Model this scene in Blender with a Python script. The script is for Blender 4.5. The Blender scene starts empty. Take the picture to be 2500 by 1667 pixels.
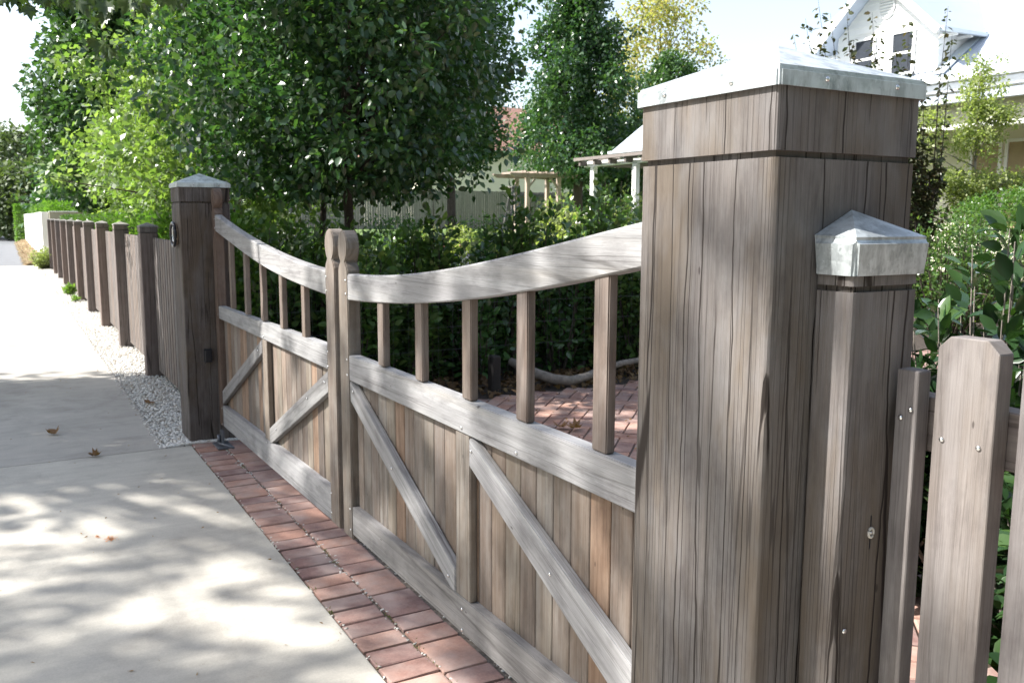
import bpy, bmesh, math, random
import numpy as np
from mathutils import Vector, Matrix
C = bpy.context.scene.collection
sc = bpy.context.scene
R_ = math.radians
# ------------------------------------------------------------ camera, world, sun, exposure
yaw, pit, rol, EYE = R_(29.700), R_(7.890), R_(-0.2346), 1.5
r_ = Vector((math.cos(yaw), -math.sin(yaw), 0))
fwd = Vector((math.sin(yaw)*math.cos(pit), math.cos(yaw)*math.cos(pit), -math.sin(pit)))
up_ = r_.cross(fwd)
cr = r_*math.cos(rol) - up_*math.sin(rol)
cu = r_*math.sin(rol) + up_*math.cos(rol)
cam = bpy.data.objects.new('camera', bpy.data.cameras.new('camera'))
cam.matrix_world = Matrix.Translation((0, 0, EYE)) @ Matrix((cr, cu, -fwd)).transposed().to_4x4()
cam.data.sensor_width = 36; cam.data.lens = 31.117
cam.data.clip_start = .05; cam.data.clip_end = 2000
cam.data.dof.use_dof = True; cam.data.dof.focus_distance = 1.9; cam.data.dof.aperture_fstop = 14
C.objects.link(cam); sc.camera = cam

SUN = Vector((-1, .5, 1.1)).normalized()          # towards the sun
w = bpy.data.worlds.new("World"); sc.world = w; w.use_nodes = True
nt = w.node_tree; bg = nt.nodes['Background']
sky = nt.nodes.new('ShaderNodeTexSky'); sky.sky_type = 'NISHITA'; sky.sun_disc = False
sky.sun_elevation = math.asin(SUN.z); sky.sun_rotation = math.atan2(SUN.x, SUN.y)
sky.air_density = 1.0; sky.dust_density = 1.6; sky.ozone_density = 1.0
hsv = nt.nodes.new('ShaderNodeHueSaturation'); hsv.inputs['Saturation'].default_value = .68
nt.links.new(sky.outputs[0], hsv.inputs['Color']); nt.links.new(hsv.outputs[0], bg.inputs[0]); bg.inputs[1].default_value = 0.128
sl = bpy.data.lights.new('sun', 'SUN'); sl.energy = 5.0; sl.angle = R_(.53); sl.color = (1, .97, .92)
so = bpy.data.objects.new('sun', sl); so.rotation_euler = SUN.to_track_quat('Z', 'Y').to_euler(); C.objects.link(so)
sc.view_settings.view_transform = 'Standard'; sc.view_settings.look = 'None'
sc.view_settings.exposure = 1.32; sc.view_settings.gamma = 1
sc.view_settings.use_curve_mapping = False
sc.render.engine = 'CYCLES'

rnd = random.Random(7)
# ------------------------------------------------------------ materials
def newmat(name):
    m = bpy.data.materials.new(name); m.use_nodes = True
    t = m.node_tree; b = t.nodes['Principled BSDF']
    return m, t, b
def N(t, typ, **kw):
    n = t.nodes.new('ShaderNode'+typ)
    for k, v in kw.items(): setattr(n, k, v)
    return n
def L(t, a, b): t.links.new(a, b)
def ramp(t, pts, inp=None, interp='LINEAR'):
    n = N(t, 'ValToRGB'); e = n.color_ramp.elements; n.color_ramp.interpolation = interp
    while len(e) > 1: e.remove(e[-1])
    e[0].position = pts[0][0]; e[0].color = (*pts[0][1], 1) if len(pts[0][1]) == 3 else pts[0][1]
    for p, c in pts[1:]:
        q = e.new(p); q.color = (*c, 1)
    if inp is not None: L(t, inp, n.inputs[0])
    return n
def g3(v): return (v, v, v)
def noise(t, vec, scale, detail=3, rough=.5, dist=0):
    n = N(t, 'TexNoise'); n.inputs['Scale'].default_value = scale; n.inputs['Detail'].default_value = detail
    n.inputs['Roughness'].default_value = rough; n.inputs['Distortion'].default_value = dist
    if vec is not None: L(t, vec, n.inputs['Vector'])
    return n
def mixc(t, typ, fac, a, b):
    n = N(t, 'Mix', data_type='RGBA', blend_type=typ)
    for s, v in ((0, fac), (6, a), (7, b)):
        if hasattr(v, 'is_linked'): L(t, v, n.inputs[s])
        else: n.inputs[s].default_value = v if isinstance(v, (int, float)) else (*v, 1)
    return n.outputs[2]
def mapping(t, vec, scale):
    n = N(t, 'Mapping'); n.inputs['Scale'].default_value = scale; L(t, vec, n.inputs['Vector']); return n.outputs[0]
def objvec(t):
    tc = N(t, 'TexCoord'); oi = N(t, 'ObjectInfo')
    mul = N(t, 'Math', operation='MULTIPLY'); mul.inputs[1].default_value = 37.3; L(t, oi.outputs['Random'], mul.inputs[0])
    ad = N(t, 'VectorMath', operation='ADD'); L(t, tc.outputs['Object'], ad.inputs[0]); L(t, mul.outputs[0], ad.inputs[1])
    return ad.outputs[0], oi

def wood(name, cols, crack=.5, weather=.5, fine=1.0, bump=.35, stain=0):
    """weathered hardwood; the grain runs along the object's own Z; object colour tints it"""
    m, t, b = newmat(name); v0, oi = objvec(t)
    sx_ = N(t, 'SeparateXYZ'); L(t, v0, sx_.inputs[0]); ma_ = N(t, 'Math', operation='MULTIPLY_ADD')
    L(t, sx_.outputs[1], ma_.inputs[0]); ma_.inputs[1].default_value = 1.31; L(t, sx_.outputs[0], ma_.inputs[2])
    cx_ = N(t, 'CombineXYZ'); L(t, ma_.outputs[0], cx_.inputs[0]); L(t, sx_.outputs[2], cx_.inputs[2]); v = cx_.outputs[0]
    fn = noise(t, mapping(t, v, (150*fine, 150*fine, 5*fine)), 1, 4, .65)
    md = noise(t, mapping(t, v, (38, 38, .9)), 1, 3, .6)
    br = noise(t, mapping(t, v, (9, 9, .7)), 1, 3, .6)
    sp = noise(t, mapping(t, v, (14, 14, 9)), 1, 4, .6)
    c = ramp(t, [(.2, cols[0]), (.5, cols[1]), (.8, cols[2])], md.outputs[0]).outputs[0]
    c = mixc(t, 'MULTIPLY', .7, c, ramp(t, [(.33, g3(.66)), (.5, g3(1.0)), (.7, g3(1.18))], fn.outputs[0]).outputs[0])
    c = mixc(t, 'MULTIPLY', .8, c, ramp(t, [(.3, (.80, .78, .80)), (.55, (1, 1, 1)), (.7, (1.10, 1.05, .98))], br.outputs[0]).outputs[0])
    c = mixc(t, 'MIX', ramp(t, [(.42, g3(0)), (.7, g3(weather))], sp.outputs[0]).outputs[0], c, cols[3])
    if stain:
        st = noise(t, mapping(t, v, (4.5, 4.5, 1.6)), 1, 5, .62, .6)
        c = mixc(t, 'MIX', ramp(t, [(.46, g3(0)), (.62, g3(stain))], st.outputs[0]).outputs[0], c, (.115, .088, .062))
        st2 = noise(t, mapping(t, v, (11, 11, 5)), 1, 5, .65)
        c = mixc(t, 'MULTIPLY', .75, c, ramp(t, [(.34, (.62, .61, .62)), (.5, (1, 1, 1))], st2.outputs[0]).outputs[0])
    # drying checks: thin lines along the grain
    def checks(sx, sz, wdt, seedv, lo, hi, msk):
        mp = N(t, 'Mapping'); mp.inputs['Scale'].default_value = (sx, sx, sz); mp.inputs['Location'].default_value = (seedv, seedv*1.7, seedv*.3); L(t, v, mp.inputs['Vector'])
        wn = noise(t, mapping(t, v, (9, 9, 3.5)), 1, 3, .6)
        wv = N(t, 'VectorMath', operation='MULTIPLY_ADD'); L(t, wn.outputs[1], wv.inputs[0]); wv.inputs[1].default_value = (.2, 0, 0); L(t, mp.outputs[0], wv.inputs[2])
        sp2 = N(t, 'SeparateXYZ'); L(t, wv.outputs[0], sp2.inputs[0]); cb2 = N(t, 'CombineXYZ'); L(t, sp2.outputs[0], cb2.inputs[0]); L(t, sp2.outputs[2], cb2.inputs[1])
        vo_ = N(t, 'TexVoronoi', feature='DISTANCE_TO_EDGE', voronoi_dimensions='2D'); vo_.inputs['Scale'].default_value = 1; L(t, cb2.outputs[0], vo_.inputs['Vector'])
        ms = noise(t, mapping(t, v, (msk, msk, 1.4)), 1, 2)
        mk = ramp(t, [(lo, g3(0)), (hi, g3(1))], ms.outputs[0]).outputs[0]
        ln = ramp(t, [(0, g3(1)), (wdt*.6, g3(1)), (wdt, g3(0))], vo_.outputs[0]).outputs[0]
        return mixc(t, 'MULTIPLY', 1.0, ln, mk)
    c1 = mixc(t, 'ADD', 1.0, checks(15, .26, .017, 1.0, .44, .48, 4), checks(6.5, .20, .012, 9.0, .40, .44, 3)); c2 = checks(70, 1.1, .05, 5.0, .44, .58, 12)
    cr_ = mixc(t, 'ADD', 1.0, c1, mixc(t, 'MULTIPLY', 1.0, c2, g3(.6)))
    cm2 = mixc(t, 'MULTIPLY', 1.0, cr_, g3(crack))
    c = mixc(t, 'MIX', cm2, c, (.022, .016, .013))
    # small dark nail holes / specks
    vo = N(t, 'TexVoronoi'); vo.inputs['Scale'].default_value = 1; L(t, mapping(t, v, (13, 13, 6)), vo.inputs['Vector'])
    c = mixc(t, 'MIX', ramp(t, [(0, g3(.8)), (.035, g3(.7)), (.05, g3(0))], vo.outputs['Distance']).outputs[0], c, (.03, .022, .02))
    c = mixc(t, 'MULTIPLY', 1.0, c, oi.outputs['Color'])
    L(t, c, b.inputs['Base Color']); b.inputs['Roughness'].default_value = .72
    b.inputs['Specular IOR Level'].default_value = .3
    h = mixc(t, 'MIX', cm2, mixc(t, 'MIX', .5, fn.outputs[0], md.outputs[0]), (0, 0, 0))
    bp = N(t, 'Bump'); bp.inputs['Strength'].default_value = bump; bp.inputs['Distance'].default_value = .004
    L(t, h, bp.inputs['Height']); L(t, bp.outputs[0], b.inputs['Normal'])
    return m
GREY = [(.17, .145, .13), (.27, .24, .222), (.37, .345, .325), (.36, .345, .33)]
M = {}
M['post'] = wood('post_timber', [(.092, .080, .073), (.142, .127, .119), (.20, .183, .174), (.185, .178, .176)], crack=1.0, weather=.55, bump=.8, stain=.75, fine=2.2)
M['rail'] = wood('rail_timber', [(.195, .192, .190), (.300, .297, .297), (.40, .398, .40), (.245, .244, .246)], crack=.3, weather=.6, bump=.4, stain=.10, fine=2.0)
M['board'] = wood('board_timber', [(.115, .088, .073), (.185, .156, .137), (.265, .242, .222), (.24, .23, .222)], crack=.28, weather=.5, bump=.35, stain=.3, fine=1.6)
M['picket'] = wood('picket_timber', [(.13, .113, .104), (.182, .163, .154), (.245, .225, .216), (.23, .217, .211)], crack=.2, weather=.4, bump=.4, stain=.25, fine=2.2)
M['fencepost'] = wood('fence_post_timber', [(.11, .09, .08), (.17, .14, .125), (.24, .205, .185), (.22, .20, .185)], crack=.5, weather=.3)
M['oldwood'] = wood('old_grey_timber', [(.16, .15, .14), (.25, .235, .22), (.33, .31, .295), (.3, .29, .28)], crack=.3)
M['pinewood'] = wood('faded_pine_timber', [(.26, .20, .155), (.36, .29, .235), (.45, .38, .32), (.4, .36, .32)], crack=.2)

def galv():
    m, t, b = newmat('galvanised_steel'); v, oi = objvec(t)
    vo = N(t, 'TexVoronoi'); vo.inputs['Scale'].default_value = 75
    nz = noise(t, v, 30, 3); add = mixc(t, 'MIX', .12, v, nz.outputs[1]); L(t, add, vo.inputs['Vector'])
    big = noise(t, v, 9, 4, .6)
    c = mixc(t, 'MIX', .5, ramp(t, [(0, (.20, .24, .25)), (1, (.70, .74, .75))], vo.outputs['Color']).outputs[0], (.55, .59, .6))
    mk = ramp(t, [(.48, g3(0)), (.56, g3(1))], big.outputs[0]).outputs[0]
    c = mixc(t, 'MIX', mk, (.60, .64, .65), c)
    st = noise(t, mapping(t, v, (25, 25, 8)), 1, 5, .7)
    c = mixc(t, 'MULTIPLY', .8, c, ramp(t, [(.38, g3(.55)), (.5, g3(.95)), (.7, g3(1.1))], st.outputs[0]).outputs[0])
    L(t, c, b.inputs['Base Color']); b.inputs['Metallic'].default_value = .55
    L(t, ramp(t, [(0, g3(.34)), (1, g3(.55))], vo.outputs['Color']).outputs[0], b.inputs['Roughness'])
    return m
M['galv'] = galv()
def plain(name, col, rough=.6, metal=0, var=.12, scale=6, bump=0, bscale=60):
    m, t, b = newmat(name); v, oi = objvec(t)
    n = noise(t, v, scale, 5, .6)
    lo = tuple(x*(1-var) for x in col); hi = tuple(min(1, x*(1+var)) for x in col)
    L(t, ramp(t, [(.3, lo), (.7, hi)], n.outputs[0]).outputs[0], b.inputs['Base Color'])
    b.inputs['Roughness'].default_value = rough; b.inputs['Metallic'].default_value = metal
    if bump:
        n2 = noise(t, v, bscale, 4, .65); bp = N(t, 'Bump'); bp.inputs['Strength'].default_value = bump
        bp.inputs['Distance'].default_value = .01; L(t, n2.outputs[0], bp.inputs['Height']); L(t, bp.outputs[0], b.inputs['Normal'])
    return m
M['pivotsteel'] = plain('dull_pivot_steel', (.16, .17, .19), .5, .6, .1)
M['steel'] = plain('stainless_steel', (.75, .75, .75), .25, 1, .05)
M['black'] = plain('black_paint', (.012, .013, .018), .3)
M['darkwood'] = plain('near_black_timber', (.018, .015, .013), .8, bump=.4)  # near-black even tone for the stub post
M['white'] = plain('white_paint', (.80, .79, .76), .55, var=.05, scale=2)
M['cream'] = plain('cream_render', (.74, .69, .55), .8, var=.06, scale=1.5)
M['beige'] = plain('beige_render', (.42, .385, .30), .85, var=.10, scale=3, bump=.2)
M['whitewall'] = plain('white_render', (.80, .79, .75), .8, var=.05, scale=2)
M['roofmetal'] = plain('pale_corrugated_steel', (.45, .50, .57), .5, .15, .05, 1.5)
M['fascia'] = plain('grey_gutter_paint', (.50, .55, .58), .45, .1, .05)
M['glass'] = plain('dark_window_glass', (.045, .05, .06), .12, 0, .1)
M['blind'] = plain('tan_window_blind', (.33, .25, .14), .6, 0, .15, 3)
M['terracotta'] = plain('terracotta_tiles', (.24, .13, .10), .8, 0, .3, 8)
M['soil'] = plain('dark_mulch', (.045, .034, .027), .95, 0, .5, 25, .9, 90)
M['lawn'] = plain('lawn_green', (.10, .16, .04), .9, 0, .25, 12, .4, 60)
M['earth'] = plain('earth', (.075, .065, .04), .95, 0, .3, 1, .3)
M['asphalt'] = plain('grey_asphalt', (.13, .135, .145), .85, 0, .15, 3, .3, 120)
M['straw'] = plain('dry_straw_mulch', (.40, .31, .20), .95, 0, .3, 30, .9, 80)
M['bark'] = plain('tree_bark', (.065, .05, .04), .9, 0, .4, 20, .7, 40)
M['palebark'] = plain('pale_branch_bark', (.22, .19, .16), .85, 0, .35, 18, .6, 40)
M['pebble'] = plain('pale_pebble', (.55, .52, .47), .8, 0, .35, 14)
M['pink'] = plain('pink_petals', (.75, .35, .33), .6)
M['rose'] = plain('white_petals', (.85, .8, .76), .6)
M['purple'] = plain('lavender_flowers', (.30, .29, .40), .8)

def concrete(name, base, warm):
    m, t, b = newmat(name); tc = N(t, 'TexCoord'); v = tc.outputs['Object']
    big = noise(t, v, .9, 5, .6); sw = noise(t, mapping(t, v, (3, 22, 3)), 1, 4, .6); fi = noise(t, v, 160, 4, .7)
    c = ramp(t, [(.3, tuple(x*.80 for x in base)), (.7, tuple(x*1.08 for x in base))], big.outputs[0]).outputs[0]
    c = mixc(t, 'MULTIPLY', .5, c, ramp(t, [(.3, g3(.82)), (.7, g3(1.06))], sw.outputs[0]).outputs[0])
    c = mixc(t, 'MULTIPLY', .7, c, ramp(t, [(.35, g3(.86)), (.6, g3(1.05))], fi.outputs[0]).outputs[0])
    s3 = noise(t, v, 3.2, 6, .68, .4)
    c = mixc(t, 'MULTIPLY', .8, c, ramp(t, [(.32, (.74, .73, .73)), (.52, (1, 1, 1)), (.7, (1.05, 1.05, 1.04))], s3.outputs[0]).outputs[0])
    vo = N(t, 'TexVoronoi'); vo.inputs['Scale'].default_value = 22; L(t, v, vo.inputs['Vector'])
    c = mixc(t, 'MIX', ramp(t, [(0, g3(.7)), (.045, g3(0))], vo.outputs['Distance']).outputs[0], c, (.10, .085, .07))
    L(t, c, b.inputs['Base Color']); b.inputs['Roughness'].default_value = .85
    bp = N(t, 'Bump'); bp.inputs['Strength'].default_value = .25; bp.inputs['Distance'].default_value = .003
    L(t, mixc(t, 'MIX', .5, fi.outputs[0], sw.outputs[0]), bp.inputs['Height']); L(t, bp.outputs[0], b.inputs['Normal'])
    return m
M['conc'] = concrete('pale_concrete', (.50, .47, .41), 0)
M['conc2'] = concrete('darker_concrete', (.44, .41, .365), 0)  # slightly darker tone for the far slabs
def brickmat():
    m, t, b = newmat('clay_brick'); v, oi = objvec(t)
    rr = ramp(t, [(0, (.19, .11, .10)), (.3, (.30, .185, .155)), (.55, (.38, .215, .16)), (.75, (.40, .25, .20)), (.9, (.30, .155, .11)), (1, (.22, .145, .135))], oi.outputs['Random']).outputs[0]
    n = noise(t, v, 14, 4, .6); f = noise(t, v, 120, 3, .7)
    c = mixc(t, 'MULTIPLY', .8, rr, ramp(t, [(.3, (.72, .68, .68)), (.7, (1.2, 1.18, 1.15))], n.outputs[0]).outputs[0])
    c = mixc(t, 'MULTIPLY', .7, c, ramp(t, [(.3, g3(.8)), (.7, g3(1.15))], f.outputs[0]).outputs[0])
    ds = noise(t, v, 6, 4, .6)
    c = mixc(t, 'MIX', ramp(t, [(.42, g3(0)), (.68, g3(.5))], ds.outputs[0]).outputs[0], c, (.44, .36, .32))
    L(t, c, b.inputs['Base Color']); b.inputs['Roughness'].default_value = .85
    bp = N(t, 'Bump'); bp.inputs['Strength'].default_value = .5; bp.inputs['Distance'].default_value = .004
    L(t, mixc(t, 'MIX', .5, n.outputs[0], f.outputs[0]), bp.inputs['Height']); L(t, bp.outputs[0], b.inputs['Normal'])
    return m
M['brick'] = brickmat()
M['sand'] = plain('joint_sand', (.17, .14, .11), .95, 0, .5, 40, .6, 120)

def leafmat(name, cols, trans=.32, rough=.38, spec=.5, tcol=None):
    m, t, b = newmat(name)
    ge = N(t, 'NewGeometry')
    rp = ramp(t, [(i/(len(cols)-1), c) for i, c in enumerate(cols)], ge.outputs['Random Per Island'])
    L(t, rp.outputs[0], b.inputs['Base Color']); b.inputs['Roughness'].default_value = rough
    b.inputs['Specular IOR Level'].default_value = spec
    tr = N(t, 'BsdfTranslucent')
    hs = mixc(t, 'MULTIPLY', 1.0, rp.outputs[0], tcol or (2.0, 2.3, .9)); L(t, hs, tr.inputs[0])
    mx = N(t, 'MixShader'); mx.inputs[0].default_value = trans
    L(t, b.outputs[0], mx.inputs[1]); L(t, tr.outputs[0], mx.inputs[2])
    L(t, mx.outputs[0], t.nodes['Material Output'].inputs['Surface'])
    return m
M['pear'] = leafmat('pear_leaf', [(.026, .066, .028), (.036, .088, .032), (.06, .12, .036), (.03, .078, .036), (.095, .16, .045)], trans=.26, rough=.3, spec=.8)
M['brightpear'] = leafmat('sunlit_tone_pear_leaf', [(.085, .14, .045), (.125, .19, .055), (.175, .235, .075), (.105, .165, .06), (.21, .26, .10)], trans=.38, spec=.7)  # lighter copy of the pear leaf: sunlight on the row put into its colour
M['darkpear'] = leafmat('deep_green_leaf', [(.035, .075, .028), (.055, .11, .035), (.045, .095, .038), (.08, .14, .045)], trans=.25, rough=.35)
M['camellia'] = leafmat('camellia_leaf', [(.038, .085, .034), (.055, .12, .038), (.075, .155, .042), (.045, .10, .04)], trans=.15, rough=.2, spec=.6)
M['camelliadark'] = leafmat('dark_camellia_leaf', [(.014, .036, .015), (.022, .052, .018), (.032, .07, .02), (.018, .042, .018), (.05, .095, .025)], trans=.14, rough=.24, spec=.6)
M['laurel'] = leafmat('laurel_leaf', [(.05, .10, .034), (.075, .145, .042), (.11, .19, .05), (.065, .125, .046), (.17, .24, .065)], trans=.25, rough=.3)
M['ivy'] = leafmat('jasmine_leaf', [(.045, .10, .02), (.07, .15, .03), (.11, .19, .04), (.06, .11, .03)], trans=.3, rough=.3)
M['yellow'] = leafmat('pale_autumn_leaf', [(.22, .21, .08), (.30, .26, .11), (.16, .19, .07), (.34, .24, .13)], trans=.4)
M['plum'] = leafmat('bronze_leaf', [(.05, .06, .028), (.07, .075, .03), (.05, .075, .03), (.10, .07, .035)], trans=.25)
M['smallpear'] = leafmat('pale_green_leaf', [(.17, .21, .09), (.23, .26, .11), (.29, .31, .14), (.13, .17, .075)], trans=.4)
M['maple'] = leafmat('maple_leaf', [(.018, .038, .010), (.028, .052, .013), (.04, .07, .015), (.05, .08, .02)], trans=.16)
M['deadleaf'] = leafmat('dead_leaf', [(.22, .11, .04), (.30, .17, .06), (.16, .08, .035), (.36, .24, .10)], trans=.2, rough=.7)
M['litter'] = leafmat('leaf_litter', [(.10, .055, .025), (.16, .09, .035), (.07, .04, .02), (.20, .13, .05)], trans=.1, rough=.8)
M['yellowleaf'] = leafmat('fallen_yellow_leaf', [(.65, .55, .06), (.6, .45, .05)], trans=.2, rough=.5, tcol=(1, 1, 1))
M['greenleaf'] = leafmat('fallen_green_leaf', [(.10, .22, .08), (.08, .18, .06)], trans=.2, rough=.5)
M['grass'] = leafmat('grass_blade', [(.08, .15, .03), (.13, .22, .045), (.18, .24, .07)], trans=.4, rough=.5)
M['dryweed'] = leafmat('dry_joint_weed', [(.16, .15, .05), (.10, .13, .04), (.28, .20, .10)], trans=.2, rough=.7)
M['conifer'] = leafmat('clipped_hedge_leaf', [(.06, .13, .02), (.10, .20, .03), (.14, .24, .04)], trans=.25, rough=.6)
M['farleaf'] = leafmat('distant_leaf', [(.06, .09, .04), (.09, .13, .05), (.12, .16, .06), (.07, .09, .05)], trans=.2, rough=.6)

# ------------------------------------------------------------ geometry helpers
def tag(o, label=None, cat=None, group=None, kind=None):
    if label: o['label'] = label
    if cat: o['category'] = cat
    if group: o['group'] = group
    if kind: o['kind'] = kind
    return o
def empty(name, loc=(0, 0, 0), rz=0):
    o = bpy.data.objects.new(name, None); C.objects.link(o); o.location = loc; o.rotation_euler = (0, 0, rz)
    o.empty_display_size = .1
    return o
def link(name, me, mat, parent=None, mw=None, smooth=False):
    o = bpy.data.objects.new(name, me); C.objects.link(o)
    if mat is not None and not me.materials: me.materials.append(M[mat] if isinstance(mat, str) else mat)
    if mw is not None: o.matrix_basis = mw
    if parent is not None:
        o.parent = parent
        pw = parent.matrix_basis.copy()
        if parent.parent is not None: pw = parent.parent.matrix_basis @ parent.matrix_parent_inverse @ pw
        o.matrix_parent_inverse = pw.inverted()
    if smooth:
        for p in me.polygons: p.use_smooth = True
    return o
def mesh_from_bm(name, bm):
    me = bpy.data.meshes.new(name); bm.normal_update(); bm.to_mesh(me); bm.free(); return me
def bm_box(bm, lo, hi, bev=0, seg=1):
    lo, hi = Vector(lo), Vector(hi)
    c = (lo+hi)/2; s = hi-lo
    r = bmesh.ops.create_cube(bm, size=1, matrix=Matrix.Translation(c) @ Matrix.Diagonal((*s, 1)))
    vs = r['verts']
    if bev:
        es = list({e for v in vs for e in v.link_edges})
        bmesh.ops.bevel(bm, geom=es, offset=bev, segments=seg, affect='EDGES', profile=.6)
    return vs
def box(name, lo, hi, mat, parent=None, bev=.002, seg=1, color=None):
    """axis aligned box; origin at its base centre, long axis vertical grain"""
    lo, hi = Vector(lo), Vector(hi); c = (lo+hi)/2; c.z = lo.z
    bm = bmesh.new(); bm_box(bm, lo-c, hi-c, bev, seg)
    o = link(name, mesh_from_bm(name, bm), mat, parent, Matrix.Translation(c))
    if color: o.color = (*color, 1)
    return o
def beam(name, p0, p1, width_dir, wd, dp, mat, parent=None, bev=.002, color=None, seg=1):
    """board from p0 to p1 (centre line). local Z along it, local X = width_dir"""
    p0, p1 = Vector(p0), Vector(p1); z = (p1-p0); Ln = z.length; z.normalize()
    x = Vector(width_dir); x = (x - z*x.dot(z)).normalized(); y = z.cross(x)
    mw = Matrix.Translation(p0) @ Matrix((x, y, z)).transposed().to_4x4()
    bm = bmesh.new(); bm_box(bm, (-wd/2, -dp/2, 0), (wd/2, dp/2, Ln), bev, seg)
    o = link(name, mesh_from_bm(name, bm), mat, parent, mw)
    if color: o.color = (*color, 1)
    return o
def prism(name, pts, axis, a0, a1, mat, parent=None, bev=.0015, mw=None, color=None, seg=1, angle=30):
    """extrude polygon pts (2D) along axis ('X': pts=(y,z))"""
    bm = bmesh.new()
    def P3(p, a): return {'X': (a, p[0], p[1]), 'Y': (p[0], a, p[1]), 'Z': (p[0], p[1], a)}[axis]
    A = [bm.verts.new(P3(p, a0)) for p in pts]; B = [bm.verts.new(P3(p, a1)) for p in pts]
    n = len(pts)
    bm.faces.new(A); bm.faces.new(B[::-1])
    for i in range(n): bm.faces.new((A[i], B[i], B[(i+1) % n], A[(i+1) % n])[::-1])
    bmesh.ops.recalc_face_normals(bm, faces=bm.faces)
    if bev:
        es = [e for e in bm.edges if len(e.link_faces) == 2 and e.calc_face_angle(0) > R_(angle)]
        bmesh.ops.bevel(bm, geom=es, offset=bev, segments=seg, affect='EDGES')
    o = link(name, mesh_from_bm(name, bm), mat, parent, mw)
    if color: o.color = (*color, 1)
    return o
def tube_bm(bm, pts, rad, n=8, cap=True):
    pts = [Vector(p) for p in pts]; rings = []
    for i, p in enumerate(pts):
        d = (pts[min(i+1, len(pts)-1)] - pts[max(i-1, 0)]).normalized()
        a = Vector((0, 0, 1)) if abs(d.z) < .9 else Vector((1, 0, 0))
        u = d.cross(a).normalized(); v = d.cross(u)
        r = rad[i] if isinstance(rad, (list, tuple)) else rad
        rings.append([bm.verts.new(p + (u*math.cos(k*2*math.pi/n)+v*math.sin(k*2*math.pi/n))*r) for k in range(n)])
    for a, b in zip(rings, rings[1:]):
        for k in range(n):
            f = bm.faces.new((a[k], a[(k+1) % n], b[(k+1) % n], b[k])); f.smooth = True
    if cap: bm.faces.new(rings[0][::-1]); bm.faces.new(rings[-1])
def tube(name, pts, rad, mat, parent=None, n=8):
    bm = bmesh.new(); tube_bm(bm, pts, rad, n); return link(name, mesh_from_bm(name, bm), mat, parent)
def from_np(name, verts, faces4, mat, parent=None, smooth=False, nsides=4):
    me = bpy.data.meshes.new(name); nv, nf = len(verts), len(faces4)
    me.vertices.add(nv); me.vertices.foreach_set('co', np.asarray(verts, np.float32).ravel())
    me.loops.add(nf*nsides); me.polygons.add(nf)
    me.loops.foreach_set('vertex_index', np.asarray(faces4, np.int32).ravel())
    me.polygons.foreach_set('loop_start', np.arange(0, nf*nsides, nsides, dtype=np.int32))
    me.polygons.foreach_set('loop_total', np.full(nf, nsides, np.int32))
    if smooth: me.polygons.foreach_set('use_smooth', np.ones(nf, bool))
    me.update(calc_edges=True)
    return link(name, me, mat, parent)

# leaf templates: verts in unit leaf (x across, y along), faces quads
def tmpl(kind):
    if kind == 'ovate':
        v = [(0, 0, 0), (-.30, .32, .07), (-.22, .72, .04), (0, 1, -.10), (.22, .72, .04), (.30, .32, .07), (0, .38, 0), (0, .75, -.03)]
        f = [(0, 6, 1, 0), (1, 6, 7, 2), (2, 7, 3, 2), (0, 5, 6, 0), (5, 4, 7, 6), (4, 3, 7, 4)]
        f = [(0, 6, 7, 1), (1, 7, 3, 2), (0, 5, 7, 6), (5, 4, 3, 7)]
    elif kind == 'simple':
        v = [(0, 0, 0), (-.33, .45, .08), (0, 1, -.06), (.33, .45, .08)]
        f = [(0, 3, 2, 1)]
    elif kind == 'narrow':
        v = [(0, 0, 0), (-.15, .4, .03), (0, 1, -.12), (.15, .4, .03)]
        f = [(0, 3, 2, 1)]
    elif kind == 'blade':
        v = [(-.02, 0, 0), (.02, 0, 0), (.012, .6, .08), (-.012, .6, .08), (0, 1, .3), (.001, 1, .3)]
        f = [(0, 1, 2, 3), (3, 2, 5, 4)]
    elif kind == 'maple':
        o = [(0, 0), (-.16, .10), (-.46, .02), (-.38, .22), (-.56, .40), (-.32, .44), (-.34, .66), (-.16, .60), (0, 1.0),
             (.16, .60), (.34, .66), (.32, .44), (.56, .40), (.38, .22), (.46, .02), (.16, .10)]
        v = [(x, y, -.25*(x*x)+.03*math.sin(9*y)) for x, y in o] + [(0, .33, .03)]
        c = 16; f = []
        for i in range(0, 16, 2): f.append((c, (i+2) % 16, i+1, i))
    elif kind == 'elliptic':
        v = [(0, 0, 0), (-.17, .20, .05), (-.25, .5, .05), (-.15, .80, .0), (0, 1, -.12), (.15, .80, 0), (.25, .5, .05), (.17, .20, .05), (0, .5, -.01), (0, .2, 0), (0, .8, -.06)]
        f = [(0, 9, 2, 1), (9, 8, 10, 2), (2, 10, 4, 3), (0, 7, 6, 9), (9, 6, 10, 8), (6, 5, 4, 10)]
    return np.array(v, float), np.array(f, int)
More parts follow.
